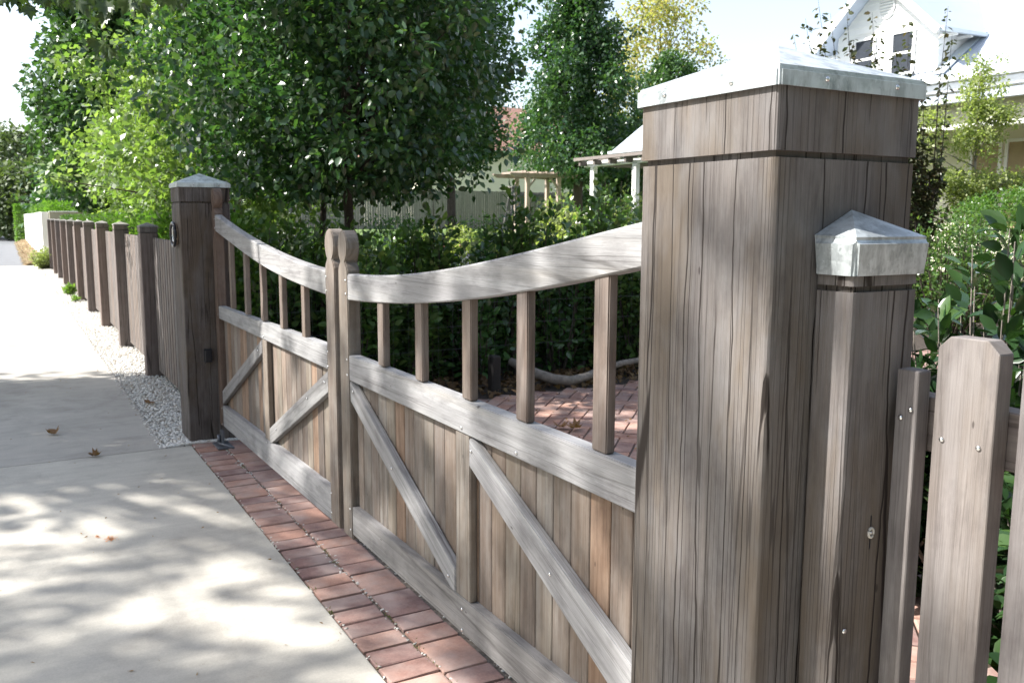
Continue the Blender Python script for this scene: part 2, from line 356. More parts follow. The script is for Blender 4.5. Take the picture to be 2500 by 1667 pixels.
def leaves(name, P, D, size, mat, parent=None, kind='simple', seed=1, tilt=.7, smooth=False, svar=.3):
    """P positions (n,3), D main direction (n,3) of leaf axis; random roll"""
    rs = np.random.RandomState(seed); n = len(P); tv, tf = tmpl(kind)
    D = D/np.maximum(np.linalg.norm(D, axis=1, keepdims=True), 1e-6)
    upv = np.tile([0, 0, 1.], (n, 1)) + rs.normal(0, tilt, (n, 3))
    X = np.cross(D, upv); X /= np.maximum(np.linalg.norm(X, axis=1, keepdims=True), 1e-6)
    Z = np.cross(X, D)
    s = (size*(1+rs.uniform(-svar, svar, n)))[:, None, None] if np.isscalar(size) else size[:, None, None]
    V = (tv[None, :, 0, None]*X[:, None]+tv[None, :, 1, None]*D[:, None]+tv[None, :, 2, None]*Z[:, None])*s + P[:, None]
    F = tf[None]+np.arange(n)[:, None, None]*len(tv)
    return from_np(name, V.reshape(-1, 3), F.reshape(-1, 4), mat, parent, smooth=smooth)

def clump_points(rs, centers, per, cr, outdir=None, flat=.8):
    n = len(centers)*per
    c = np.repeat(centers, per, 0); d = rs.normal(0, 1, (n, 3)); d /= np.linalg.norm(d, axis=1, keepdims=True)
    r = rs.uniform(0, 1, (n, 1))**.5*cr; off = d*r*np.array([1, 1, flat]); return c+off, d
def crown_centers(rs, base, z0, z1, rad, n, shape, inner=.35, rough=.22):
    t = rs.uniform(0, 1, n)
    if shape == 'egg': prof = np.sqrt(np.clip(1-((t-.42)/.60)**2, 0.02, 1))
    elif shape == 'cone': prof = np.clip(1.08*(1-t)**.75, .05, 1)*np.clip(t*7+.25, 0, 1)
    elif shape == 'spire': prof = np.clip(1.02*(1-t)**.42*(.62+.38*np.cos(t*2.2)), .08, 1)*np.clip(t*9+.3, 0, 1)
    elif shape == 'ball': prof = np.sqrt(np.clip(1-(2*t-1)**2, 0.02, 1))
    elif shape == 'column': prof = np.clip((1-t)*4, .2, 1)**.6*np.clip(t*6+.3, 0, 1)
    th = rs.uniform(0, 2*math.pi, n)
    ph = rs.uniform(0, 6.28, 6)
    wob = 1+rough*(np.sin(3*th+ph[0]+5*t)+np.sin(5*th+ph[1]-9*t)*.7+np.sin(2*th+ph[2]+17*t)*.8)*.6
    f = inner+(1-inner)*rs.uniform(0, 1, n)**.45
    f *= 1+rs.normal(0, .06 if rough < .3 else .13, n)
    r = rad*prof*wob*f
    P = np.stack([base[0]+np.cos(th)*r, base[1]+np.sin(th)*r, z0+t*(z1-z0)], 1)
    return P
def tree(name, x, y, zg, z0, z1, rad, mat, leaf, ncl, per, crad, label, cat, group=None, shape='egg', kind='simple',
         trunk=.07, seed=1, bark='bark', lean=(0, 0), inner=.35, rough=.22, droop=.35, limbs=14, tilt=.7):
    rs = np.random.RandomState(seed)
    root = empty(name, (x, y, zg)); tag(root, label, cat, group)
    P = crown_centers(rs, (x+lean[0], y+lean[1]), z0, z1, rad, ncl, shape, inner, rough)
    pts, d = clump_points(rs, P, per, crad)
    D = d*.8+rs.normal(0, .5, d.shape); D[:, 2] -= droop
    leaves('crown', pts, D, leaf, mat, root, kind, seed+1, tilt=tilt)
    bm = bmesh.new(); top = z0+(z1-z0)*.85
    tp = [Vector((x, y, zg-.1))]; k = 7
    for i in range(1, k+1):
        f = i/k; tp.append(Vector((x+lean[0]*f+rs.normal(0, .03*rad), y+lean[1]*f+rs.normal(0, .03*rad), zg+(top-zg)*f)))
    tube_bm(bm, tp, [trunk*1.25]+[trunk*(1-.85*i/k) for i in range(1, k+1)], 9)
    for i in range(limbs):
        c = P[rs.randint(len(P))]; zt = max(z0+.05, c[2]-rad*rs.uniform(.4, .9)); zt = min(max(zt, zg+.3), top*.98)
        f = (zt-zg)/(top-zg); a = Vector((x+lean[0]*f, y+lean[1]*f, zt)); b = Vector(c)
        mid = a.lerp(b, .5)+Vector((0, 0, rad*.08)); rr = trunk*(1-.8*f)*.55
        tube_bm(bm, [a, mid, b], [rr, rr*.7, rr*.25], 5, False)
    link('trunk', mesh_from_bm('trunk', bm), bark, root)
    return root

# ------------------------------------------------------------ terrain
def gz(x, y):
    D = .495*x+.869*y
    z = min(max(.032*(D-9.5), 0), 1.0)
    k = min(max((x-1.6)/2.5, 0), 1)
    return z*k
def sheet(name, xs, ys, zf, mat):
    bm = bmesh.new(); g = [[bm.verts.new((x, y, zf(x, y))) for y in ys] for x in xs]
    for i in range(len(xs)-1):
        for j in range(len(ys)-1): bm.faces.new((g[i][j], g[i+1][j], g[i+1][j+1], g[i][j+1]))
    o = link(name, mesh_from_bm(name, bm), mat); tag(o, kind='structure'); return o
ar = lambda a, b, s: [a+(b-a)*i/s for i in range(s+1)]
sheet('ground', [-900, -200, -60, -20, -5]+ar(1.36, 60, 40)+[200, 900], [-900, -100, -20]+ar(-5, 70, 60)+[200, 1400], lambda x, y: gz(x, y)-.06, 'earth')
sheet('garden_bed', ar(1.36, 12, 24), ar(6.5, 14, 16), lambda x, y: gz(x, y)-.012, 'soil')
sheet('planting_bed', ar(10.52, 17, 8), ar(-6, 13.8, 16), lambda x, y: gz(x, y)-.008, 'soil')
sheet('lawn', ar(3.2, 40, 40), ar(14, 60, 40), lambda x, y: gz(x, y)+.0, 'lawn')
# footpath slabs
fp = link('footpath', mesh_from_bm('footpath', (lambda b: (bm_box(b, (-4.2, -3, -.14), (.835, 31.4, -.035)), b)[1])(bmesh.new())), 'sand'); tag(fp, kind='structure')
def slab(lo, hi, mat, jit=0):
    o = box('slab', (lo[0], lo[1], -.12), (hi[0], hi[1], jit), mat, fp, bev=.006, seg=2); return o
slab((-4.2, -3), (.990, 6.026), 'conc', 0.002)
for i in range(8): slab((-4.2, 6.04+i*3.16), (.832, 6.04+i*3.16+3.148), 'conc2', 0)
sheet('asphalt_path', [-4.2, .60], [31.4, 120], lambda x, y: -.005, 'asphalt')
# mounded dry mulch verge beside asphalt
def vz(x, y):
    u = (x-.60)/.75; return max(0, math.sin(min(max(u, 0), 1)*math.pi*.8))*(.10+.05*math.sin(y*1.7)+.03*math.sin(y*4.1))
sheet('mulch_verge', ar(.60, 1.36, 8), ar(31.5, 62, 90), vz, 'straw')

# ------------------------------------------------------------ brick edging strip in front of the gate
def brick_mesh(sx, sy, sz=.06, bev=.007):
    bm = bmesh.new(); bm_box(bm, (-sx/2, -sy/2, -sz), (sx/2, sy/2, 0), bev, 2)
    for v in bm.verts: v.co += Vector((rnd.uniform(-.0015, .0015), rnd.uniform(-.0015, .0015), rnd.uniform(-.001, .001)))
    me = mesh_from_bm('brick', bm); me.materials.append(M['brick']); return me
st = link('brick_edging', mesh_from_bm('brick_edging', (lambda b: (bm_box(b, (.994, -3, -.14), (1.40, 6.08, -.012)), b)[1])(bmesh.new())), 'sand'); tag(st, kind='structure')
ma = [brick_mesh(.176, .110) for _ in range(4)]; mb = [brick_mesh(.166, .112) for _ in range(3)]; mc = [brick_mesh(.166, .216) for _ in range(3)]
def put_brick(me, x, y, rz=0, z=0, parent=None):
    o = bpy.data.objects.new('brick', me); C.objects.link(o); o.parent = parent or st
    o.location = (x, y, z+rnd.uniform(-.002, .003)); o.rotation_euler = (rnd.uniform(-.012, .012), rnd.uniform(-.012, .012), rz+rnd.uniform(-.012, .012)); return o
y = 6.0
while y > -1: put_brick(rnd.choice(ma), 1.085+rnd.uniform(-.003, .003), y); y -= .1215
y = 5.98; pat = [0, 1, 1, 0, 0, 1, 0, 1, 0, 0, 1, 0, 0, 0, 1]; i = 0
while y > -1:
    big = pat[i % 15]; h = .228 if big else .1225
    put_brick(rnd.choice(mc if big else mb), 1.266+rnd.uniform(-.004, .004), y-h/2+.06); y -= h; i += 1
# ------------------------------------------------------------ driveway of diagonal herringbone bricks
dw = link('driveway', mesh_from_bm('driveway', (lambda b: (bm_box(b, (1.405, -3, -.14), (10.5, 6.62, -.014)), b)[1])(bmesh.new())), 'sand'); tag(dw, kind='structure')
me_h = [brick_mesh(.238, .112, .05, .006) for _ in range(3)]
cands = []; a = .124; c45 = math.sqrt(.5)
for i in range(-60, 110):
    for j in range(-70, 70):
        # herringbone cell: pairs stepping along the diagonal
        for kind in (0, 1):
            u = i*a+j*2*a; v = i*a-j*2*a
            if kind == 0: cu_, cv_, rz = u+a, v+a/2, 0
            else: cu_, cv_, rz = u+2.5*a-2*a+a*0, v+a*1+a*0+a*1-0, 1
            if kind == 1: cu_, cv_ = u+a*.5, v+a*2
            x = 4.5+(cu_-cv_)*c45; y = 1.5+(cu_+cv_)*c45
            if 1.50 < x < 10.4 and -2.9 < y < 6.53: cands.append((x, y, rz))
def inview(x, y):
    d = .495*x+.869*y; r = .869*x-.495*y
    if d < .5: return 9e9
    u = 1250+2160*r/d
    return d if (1080 < u < 1590 and 3.9 < y < 6.6) or (2230 < u < 2520) else 9e9
cands.sort(key=lambda c: (inview(c[0], c[1]), c[0]))
pv = []
for (x, y, rz) in cands[:300]: put_brick(rnd.choice(me_h), x, y, R_(45)+(math.pi/2 if rz else 0), 0, dw)
bm = bmesh.new()
for (x, y, rz) in cands[300:]:
    n0 = len(bm.verts)
    mw = Matrix.Translation((x, y, rnd.uniform(-.003, .003))) @ Matrix.Rotation(R_(45)+(math.pi/2 if rz else 0)+rnd.uniform(-.01, .01), 4, 'Z')
    bmesh.ops.create_cube(bm, size=1, matrix=mw @ Matrix.Translation((0, 0, -.025)) @ Matrix.Diagonal((.236, .112, .05, 1)))
tag(link('brick', mesh_from_bm('brick', bm), 'brick', dw), kind='stuff')

# ------------------------------------------------------------ gravel strip beside the footpath
M['gravelbase'] = plain('pale_grit', (.55, .53, .49), .9, 0, .2, 60, .8, 200)
gs = link('gravel_strip', mesh_from_bm('gravel_strip', (lambda b: (bm_box(b, (.838, 6.05, -.14), (1.36, 31.4, -.02)), b)[1])(bmesh.new())), 'gravelbase'); tag(gs, kind='structure')
def pebbles(name, n, fx, size, mat, seed, label=None, cat=None):
    rs = np.random.RandomState(seed); bm = bmesh.new(); bmesh.ops.create_icosphere(bm, subdivisions=1, radius=1)
    tv = np.array([v.co[:] for v in bm.verts]); tf = np.array([[v.index for v in f.verts] for f in bm.faces]); bm.free()
    P = np.array([fx(rs) for _ in range(n)]); s = size*rs.uniform(.5, 1.3, (n, 1, 3))*np.array([1, 1, .7])
    a = rs.uniform(0, 6.28, n); Rm = np.stack([np.cos(a), -np.sin(a), np.sin(a), np.cos(a)], 1).reshape(n, 2, 2)
    V = tv[None]*s + rs.normal(0, .12, (n, len(tv), 3))*size
    V[:, :, :2] = np.einsum('nij,nkj->nki', Rm, V[:, :, :2]); V += P[:, None]
    F = tf[None]+np.arange(n)[:, None, None]*len(tv)
    o = from_np(name, V.reshape(-1, 3), F.reshape(-1, 3), mat, nsides=3); tag(o, label, cat, kind='stuff'); return o
def pebmat():
    m, t, b = newmat('gravel_stone'); ge = N(t, 'NewGeometry')
    L(t, ramp(t, [(0, (.72, .70, .66)), (.4, (.58, .56, .52)), (.7, (.78, .77, .74)), (.92, (.42, .36, .29)), (1, (.28, .25, .22))], ge.outputs['Random Per Island']).outputs[0], b.inputs['Base Color'])
    b.inputs['Roughness'].default_value = .8; return m
M['gravel'] = pebmat()
def gfx(rs):
    y = 6.06+25*rs.uniform(0, 1)**2.3; x = rs.uniform(.80, 1.33)
    if x < .85 and rs.uniform() < .6: x = rs.uniform(.85, 1.3)
    return (x, y, -.008+rs.uniform(0, .012)+.010*max(0, 1-abs(x-1.05)/.2))
pebbles('gravel', 15000, gfx, .0105, 'gravel', 3, 'pale crushed gravel along the foot of the timber fence', 'gravel')
def jfx(rs):
    r = rs.randint(3)
    if r == 0: return (1.176+rs.normal(0, .010), rs.uniform(1.0, 6.0), -.002)
    if r == 1: return (.997+rs.normal(0, .006), rs.uniform(1.0, 6.0), 0) if rs.uniform() < .5 else (.82+abs(rs.normal(0, .03))*-1+.02, rs.uniform(6.1, 12), .003)
    return (1.36+abs(rs.normal(0, .03)), rs.uniform(1.0, 6.0), -.004)
pebbles('loose_stones', 700, jfx, .006, 'pebble', 5, 'loose pale grit caught in the joints of the brick edging', 'grit')
rs = np.random.RandomState(8); n = 420; cl = rs.uniform(1.0, 6.0, 30); idx = rs.randint(30, size=n)
P = np.stack([np.where(idx % 3 == 0, .999, 1.177)+rs.normal(0, .008, n), cl[idx]+rs.normal(0, .022, n), np.full(n, -.006)], 1)
D = np.stack([rs.normal(0, .5, n), rs.normal(0, .5, n), np.ones(n)], 1)
tag(leaves('weed_tufts', P, D, .013, 'dryweed', None, 'narrow', 9), 'tiny grass tufts and moss growing in the brick joints', 'weeds', kind='stuff')

# ------------------------------------------------------------ gate posts
XN, W = .994, .3187
def pyr_cap(name, x0, x1, y0, y1, zlo, zsk, zap, parent, apex=None, r=.006, flare=0, mat='galv'):
    """pressed steel cap: vertical skirt and pyramid"""
    bm = bmesh.new()
    A = [(x0+flare, y0+flare), (x1-flare, y0+flare), (x1-flare, y1-flare), (x0+flare, y1-flare)]; B = [(x0, y0), (x1, y0), (x1, y1), (x0, y1)]
    ap = apex or ((x0+x1)/2, (y0+y1)/2)
    lo = [bm.verts.new((*p, zlo)) for p in A]; hi = [bm.verts.new((*p, zsk)) for p in B]; top = bm.verts.new((*ap, zap))
    li = [bm.verts.new((p[0]+(.0025 if k in (0, 3) else -.0025), p[1]+(.0025 if k < 2 else -.0025), zlo)) for k, p in enumerate(A)]
    lj = [bm.verts.new((v.co.x, v.co.y, zsk-.002)) for v in li]
    for k in range(4):
        q = (k+1) % 4
        bm.faces.new((lo[k], lo[q], hi[q], hi[k])); bm.faces.new((hi[k], hi[q], top))
        bm.faces.new((li[q], li[k], lj[k], lj[q])); bm.faces.new((lo[q], lo[k], li[k], li[q]))
    es = [e for e in bm.edges if (e.verts[0] in hi and e.verts[1] in hi) or (e.verts[0] in lo and e.verts[1] in hi) or (e.verts[1] in lo and e.verts[0] in hi)]
    bmesh.ops.bevel(bm, geom=es, offset=r, segments=3, affect='EDGES', clamp_overlap=True)
    bmesh.ops.recalc_face_normals(bm, faces=bm.faces)
    for f in bm.faces: f.smooth = False
    return link(name, mesh_from_bm(name, bm), mat, parent)
def screw(p, nrm, r=.004, parent=None, mat='steel'):
    global SCR
    try: SCR
    except NameError:
        bm = bmesh.new(); bmesh.ops.create_uvsphere(bm, u_segments=8, v_segments=5, radius=1)
        for v in bm.verts: v.co.z *= .55
        for f in bm.faces: f.smooth = True
        SCR = mesh_from_bm('screw', bm); SCR.materials.append(M['steel'])
    q = Vector(nrm).to_track_quat('Z', 'Y').to_matrix().to_4x4()
    return link('screw', SCR, None, parent, Matrix.Translation(p) @ q @ Matrix.Diagonal((r, r, r, 1)))
def worn_post(name, x0, x1, y0, y1, z0, z1, mat, parent, bev=.006, seg=3, color=None, nz=40):
    """post with slightly worn, wandering arrises"""
    bm = bmesh.new(); rs = np.random.RandomState(int(x0*1000+y0*77+z1*10) % 9999)
    cx, cy = (x0+x1)/2, (y0+y1)/2; hx, hy = (x1-x0)/2, (y1-y0)/2; c = bev
    prof = [(-hx+c, -hy), (hx-c, -hy), (hx-.3*c, -hy+.3*c), (hx, -hy+c), (hx, hy-c), (hx-.3*c, hy-.3*c), (hx-c, hy), (-hx+c, hy), (-hx+.3*c, hy-.3*c), (-hx, hy-c), (-hx, -hy+c), (-hx+.3*c, -hy+.3*c)]
    n = max(2, int((z1-z0)*nz)); ns = len(prof)
    jit = np.cumsum(rs.normal(0, 1, (n+1, 4)), 0); jit -= jit.mean(0); jit = np.clip(jit, -6, 6)
    rings = []
    for i in range(n+1):
        z = (z1-z0)*i/n; ring = []
        for k, (px, py) in enumerate(prof):
            q = [0, 1, 1, 1, 2, 2, 2, 3, 3, 3, 0, 0][k]; j = (jit[i, q]*.05+rs.normal(0, .02))*c
            if k in (2, 5, 8, 11): f = 1-(abs(j)*.9)/max(hx, hy)
            else: f = 1
            ring.append(bm.verts.new((px*f, py*f, z)))
        rings.append(ring)
    for a, b in zip(rings, rings[1:]):
        for k in range(ns): bm.faces.new((a[k], a[(k+1) % ns], b[(k+1) % ns], b[k]))
    bm.faces.new(rings[0][::-1]); bm.faces.new(rings[-1])
    o = link(name, mesh_from_bm(name, bm), mat, parent, Matrix.Translation((cx, cy, z0)))
    if color: o.color = (*color, 1)
    return o
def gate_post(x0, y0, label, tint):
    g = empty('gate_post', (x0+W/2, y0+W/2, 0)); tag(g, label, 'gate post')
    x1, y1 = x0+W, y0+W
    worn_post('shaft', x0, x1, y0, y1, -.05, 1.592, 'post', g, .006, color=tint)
    box('neck', (x0+.008, y0+.008, 1.590), (x1-.008, y1-.008, 1.604), 'post', g, 0, color=tuple(c*.9 for c in tint))  # groove shade put into the neck colour, darker than the shaft
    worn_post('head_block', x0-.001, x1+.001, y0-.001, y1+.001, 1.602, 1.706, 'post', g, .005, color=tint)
    c = pyr_cap('cap', x0-.009, x1+.009, y0-.009, y1+.009, 1.694, 1.722, 1.790, g)
    for f in (.28, .78):
        screw((x0-.010, y0+W*f, 1.708), (-1, 0, 0), .0045, c); screw((x0+W*f, y0-.010, 1.708), (0, -1, 0), .0045, c)
    return g
near = gate_post(XN, .9615, 'large square weathered timber gate post with steel cap, close to the camera', (1, 1, 1))
far = gate_post(XN, 6.0824, 'large square timber gate post in shade at the far end of the gate', (.80, .75, .73))  # darker tint puts part of this post's shade into its timber colour
# fittings of the far post
bm = bmesh.new(); tor = []
for k in range(40):
    a = k*2*math.pi/40; tor.append((.972, 6.235+math.cos(a)*.083, 1.388+math.sin(a)*.075))
tube_bm(bm, tor+[tor[0]], .011, 8, False)
pl = link('number_ring', mesh_from_bm('number_ring', bm), 'black', far)
bm = bmesh.new(); tor = [(.975, 6.235+math.cos(k*math.pi/12)*.034, 1.388+math.sin(k*math.pi/12)*.048) for k in range(25)]
tube_bm(bm, tor, .006, 6, False)
link('number_plate', mesh_from_bm('number_plate', bm), 'steel', far)
bm = bmesh.new(); bmesh.ops.create_cone(bm, cap_ends=True, segments=32, radius1=.078, radius2=.078, depth=.006, matrix=Matrix.Translation((.988, 6.235, 1.388)) @ Matrix.Rotation(math.pi/2, 4, 'Y') @ Matrix.Diagonal((.93, 1, 1, 1)))
link('backing_plate', mesh_from_bm('backing_plate', bm), 'pinewood', far).color = (.7, .6, .5, 1)
box('sensor_box', (1.104, 6.045, .545), (1.152, 6.083, .632), 'black', far, .006, 2)

# ------------------------------------------------------------ gate leaves
GX = 1.19
def strip_mesh(name, top, bot, x0, x1, mat, parent, bev=.004, color=None, n=60):
    """curved rail between interpolated top and bottom edge lines in the YZ plane, grain along Y"""
    ty = np.array([p[0] for p in top]); tz = np.array([p[1] for p in top]); by = np.array([p[0] for p in bot]); bz = np.array([p[1] for p in bot])
    o1 = np.argsort(ty); o2 = np.argsort(by)
    a, b = max(ty.min(), by.min()), min(ty.max(), by.max())
    ct = np.polyfit(ty, tz, 4); cb = np.polyfit(by, bz, 4)
    bm = bmesh.new(); rings = []; c = bev
    for i in range(n+1):
        yy = a+(b-a)*i/n; zt = np.polyval(ct, yy); zb = np.polyval(cb, yy)
        pr = [(x0+c, zb), (x1-c, zb), (x1, zb+c), (x1, zt-c), (x1-c, zt), (x0+c*1.5, zt), (x0, zt-c*1.5), (x0, zb+c)]
        # local frame: grain axis local Z = world Y ; local X = world X ; local Y = -world Z
        rings.append([bm.verts.new((p[0], -p[1], yy)) for p in pr])
    for A, B in zip(rings, rings[1:]):
        for k in range(8): bm.faces.new((A[k], A[(k+1) % 8], B[(k+1) % 8], B[k]))
    bm.faces.new(rings[0][::-1]); bm.faces.new(rings[-1]); bmesh.ops.recalc_face_normals(bm, faces=bm.faces)
    mw = Matrix(((1, 0, 0, 0), (0, 0, 1, 0), (0, -1, 0, 0), (0, 0, 0, 1)))
    o = link(name, mesh_from_bm(name, bm), mat, parent, mw)
    if color: o.color = (*color, 1)
    return o
def quadrail(name, pts, x0, x1, mat, parent, color=None, bev=.003):
    """quad board in the YZ plane given 4 corners (y,z); grain along first->second"""
    p0 = Vector((0, *pts[0])); p1 = Vector((0, *pts[1])); z = (p1-p0).normalized(); x = Vector((1, 0, 0)); yv = z.cross(x)
    mw = Matrix.Translation((0, *pts[0])) @ Matrix((x, yv, z)).transposed().to_4x4(); inv = mw.inverted()
    bm = bmesh.new()
    A = [bm.verts.new(inv @ Vector((x0, *p))) for p in pts]; B = [bm.verts.new(inv @ Vector((x1, *p))) for p in pts]
    k = len(pts); bm.faces.new(A); bm.faces.new(B[::-1])
    for i in range(k): bm.faces.new((A[i], B[i], B[(i+1) % k], A[(i+1) % k]))
    bmesh.ops.recalc_face_normals(bm, faces=bm.faces)
    bmesh.ops.bevel(bm, geom=list(bm.edges), offset=bev, segments=2, affect='EDGES')
    o = link(name, mesh_from_bm(name, bm), mat, parent, mw)
    if color: o.color = (*color, 1)
    return o
def stile(y0, y1, zb, ztop, parent, knob=True, color=(1, 1, 1), mat='board'):
    """upright with lollipop head; profile in YZ, extruded in X"""
    w_ = (y1-y0); c = (y0+y1)/2; h = w_/2
    if knob:
        zn = ztop-.128
        right = [(h, zn-.034), (h-.010, zn-.018), (h-.027, zn), (h-.015, zn+.014), (h-.005, zn+.032), (h+.001, zn+.056), (h-.001, zn+.078), (h-.008, zn+.097), (h-.020, zn+.112), (h-.034, zn+.122), (h-.048, zn+.1265)]
        pts = [(c-h, zb), (c+h, zb)]+[(c+a, z) for a, z in right]+[(c-a, z) for a, z in right[::-1]]
    else: pts = [(c-h, zb), (c+h, zb), (c+h, ztop), (c-h, ztop)]
    o = prism('stile', [(p[0]-c, p[1]) for p in pts], 'X', GX, GX+.055, mat, parent, bev=.004, mw=Matrix.Translation((0, c, 0)), color=color, seg=2, angle=55)
    return o
def bcol(k):
    r = random.Random(k*13+5)
    tones = [(1.0, .93, .86), (1.08, 1.05, 1.0), (.92, .88, .84), (1.22, 1.0, .82), (1.1, 1.08, .98), (.85, .80, .76), (1.3, 1.02, .80), (1.0, 1.02, 1.0), (1.12, 1.02, .92)]
    t = r.choice(tones); s = r.uniform(.88, 1.12); return tuple(x*s for x in t)
def boards(y0, y1, pitch, zb, zt, parent, off=0, zfun=None):
    y = y0; k = off
    while y < y1-.01:
        ye = min(y+pitch-.0035, y1-.002)
        z0 = zfun(y) if zfun else zb
        bm = bmesh.new(); cx = GX+.0445
        bm_box(bm, (-.012, -(ye-y)/2, 0), (.012, (ye-y)/2, zt-z0), .0025, 1)
        o = link('board', mesh_from_bm('board', bm), 'board', parent, Matrix.Translation((cx+rnd.uniform(-.0015, .0015), (y+ye)/2, z0)))
        o.color = (*bcol(k), 1); y += pitch; k += 1
    return k
def scr(parent, pts):
    for (y, z) in pts: screw((GX-.001, y, z), (-1, 0, 0), .0055, parent)

# right (near) leaf ------------------------------------------------
gr = empty('gate_leaf', (GX+.03, 1.34, .155)); tag(gr, 'near timber gate leaf between the capped post and the centre meeting stiles', 'gate', 'pair of timber driveway gate leaves')
stile(3.432, 3.541, .160, 1.452, gr, color=(1.0, 1.0, .96)); stile(1.298, 1.400, .165, 1.64, gr, color=(.9, .9, .9))
RT = [(3.430, 1.276), (3.209, 1.285), (2.968, 1.299), (2.719, 1.319), (2.544, 1.339), (2.387, 1.361), (2.218, 1.385), (2.075, 1.406), (1.924, 1.430), (1.789, 1.451), (1.667, 1.473), (1.537, 1.493), (1.40, 1.515)]
RB = [(3.430, 1.171), (3.108, 1.187), (2.904, 1.203), (2.664, 1.223), (2.454, 1.246), (2.304, 1.267), (2.074, 1.302), (1.958, 1.320), (1.766, 1.352), (1.652, 1.372), (1.535, 1.395), (1.40, 1.42)]
strip_mesh('top_rail', RT, RB, GX+.001, GX+.049, 'rail', gr)
quadrail('mid_rail', [(1.400, .846), (3.432, .841), (3.432, .945), (1.400, .950)], GX+.001, GX+.049, 'rail', gr, (1.02, 1.02, 1.02))
quadrail('bottom_rail', [(1.400, .186), (3.432, .184), (3.432, .304), (1.400, .306)], GX+.002, GX+.052, 'rail', gr, (.86, .84, .82))
quadrail('mid_stile', [(2.352, .306), (2.352, .8435), (2.451, .8432), (2.451, .305)], GX+.004, GX+.030, 'board', gr, (1.0, 1.0, .95))
quadrail('brace', [(3.412, .836), (2.455, .385), (2.455, .306), (2.490, .306), (3.425, .755), (3.431, .839)][::1], GX+.002, GX+.030, 'rail', gr, (1.08, 1.08, 1.08))
quadrail('brace', [(2.351, .838), (1.42, .435), (1.405, .308), (1.44, .307), (2.351, .750)], GX+.001, GX+.032, 'rail', gr, (1.15, 1.15, 1.15))
boards(1.405, 2.385, .0862, .300, .842, gr, 0); boards(2.420, 3.430, .0862, .300, .840, gr, 14)
for yc in (3.093, 2.7415, 2.381, 2.0475, 1.6815):
    yl = yc-.030; yh = yc+.030
    cb_ = np.polyfit([p[0] for p in RB], [p[1] for p in RB], 4)
    quadrail('baluster', [(yl, .9505), (yl, float(np.polyval(cb_, yl))+.004), (yh, float(np.polyval(cb_, yh))+.004), (yh, .9505)], GX+.008, GX+.034, 'board', gr, (.92, .86, .82), .003)
scr(gr, [(3.45, .925), (3.45, .86), (3.449, 1.25), (3.449, 1.195), (3.45, .29), (3.45, .20), (2.40, .86), (2.40, .27), (2.40, .20), (3.39, .80), (2.98, .585), (2.50, .345), (2.335, .80), (1.88, .575), (1.52, .41), (2.06, .86)])
# left (far) leaf ---------------------------------------------------
gl = empty('gate_leaf', (GX+.03, 6.03, .12)); tag(gl, 'far timber gate leaf running from the centre meeting stiles to the shaded far post', 'gate', 'pair of timber driveway gate leaves')
stile(3.593, 3.712, .158, 1.456, gl, color=(1.05, 1.02, .96)); stile(5.975, 6.072, .115, 1.690, gl, color=(.80, .66, .58))
LT = [(5.975, 1.517), (5.563, 1.451), (5.141, 1.390), (4.845, 1.356), (4.605, 1.332), (4.333, 1.309), (4.087, 1.291), (3.862, 1.279), (3.714, 1.277)]
LB = [(5.975, 1.410), (5.445, 1.331), (5.087, 1.281), (4.891, 1.255), (4.677, 1.232), (4.437, 1.211), (4.096, 1.188), (3.714, 1.172)]
strip_mesh('top_rail', LT, LB, GX+.001, GX+.049, 'rail', gl, color=(1.05, 1.04, 1.02))
quadrail('mid_rail', [(3.713, .844), (5.974, .843), (5.974, .925), (3.713, .947)], GX+.001, GX+.049, 'rail', gl, (1.05, 1.05, 1.04))
quadrail('bottom_rail', [(3.713, .160), (5.974, .118), (5.974, .262), (3.713, .306)], GX+.002, GX+.052, 'rail', gl, (1.08, 1.08, 1.08))
quadrail('mid_stile', [(4.764, .285), (4.764, .8433), (4.866, .8433), (4.866, .284)], GX+.004, GX+.030, 'board', gl, (1.0, .97, .9))
quadrail('brace', [(5.970, .362), (4.869, .838), (4.869, .760), (5.970, .270)], GX+.002, GX+.030, 'rail', gl, (.9, .88, .86))
quadrail('brace', [(4.762, .362), (3.716, .840), (3.716, .742), (4.762, .268)], GX+.002, GX+.030, 'rail', gl, (.98, .97, .95))
boards(3.716, 4.790, .0872, .285, .842, gl, 31); boards(4.840, 5.972, .0872, .262, .842, gl, 50)
cb_ = np.polyfit([p[0] for p in LB], [p[1] for p in LB], 4)
for yc in (5.235, 4.860, 4.470, 4.085, 5.62):
    yl = yc-.028; yh = yc+.028
    quadrail('baluster', [(yl, .94), (yl, float(np.polyval(cb_, yl))+.004), (yh, float(np.polyval(cb_, yh))+.004), (yh, .94)], GX+.008, GX+.034, 'board', gl, (.92, .84, .78), .003)
scr(gl, [(3.70, .925), (3.70, .86), (3.70, 1.25), (3.70, 1.19), (3.70, .29), (3.70, .20), (4.815, .86), (4.815, .27), (4.815, .17), (4.03, .66), (4.62, .385), (3.76, .78), (4.95, .765), (5.44, .55), (5.90, .36), (5.99, .87), (5.99, .24), (5.99, .13), (5.985, 1.49), (5.985, 1.43)])
# floor pivot of the far leaf
bm = bmesh.new(); bm_box(bm, (1.168, 5.92, .012), (1.184, 5.98, .10), .002); bm_box(bm, (1.12, 5.82, .0), (1.22, 6.0, .014), .003)
tube_bm(bm, [(1.14, 5.90, .03), (1.15, 5.80, .04), (1.20, 5.72, .03)], .008, 6); tube_bm(bm, [(1.155, 5.955, .01), (1.155, 5.955, .07)], .012, 10)
link('floor_pivot', mesh_from_bm('floor_pivot', bm), 'pivotsteel', gl)

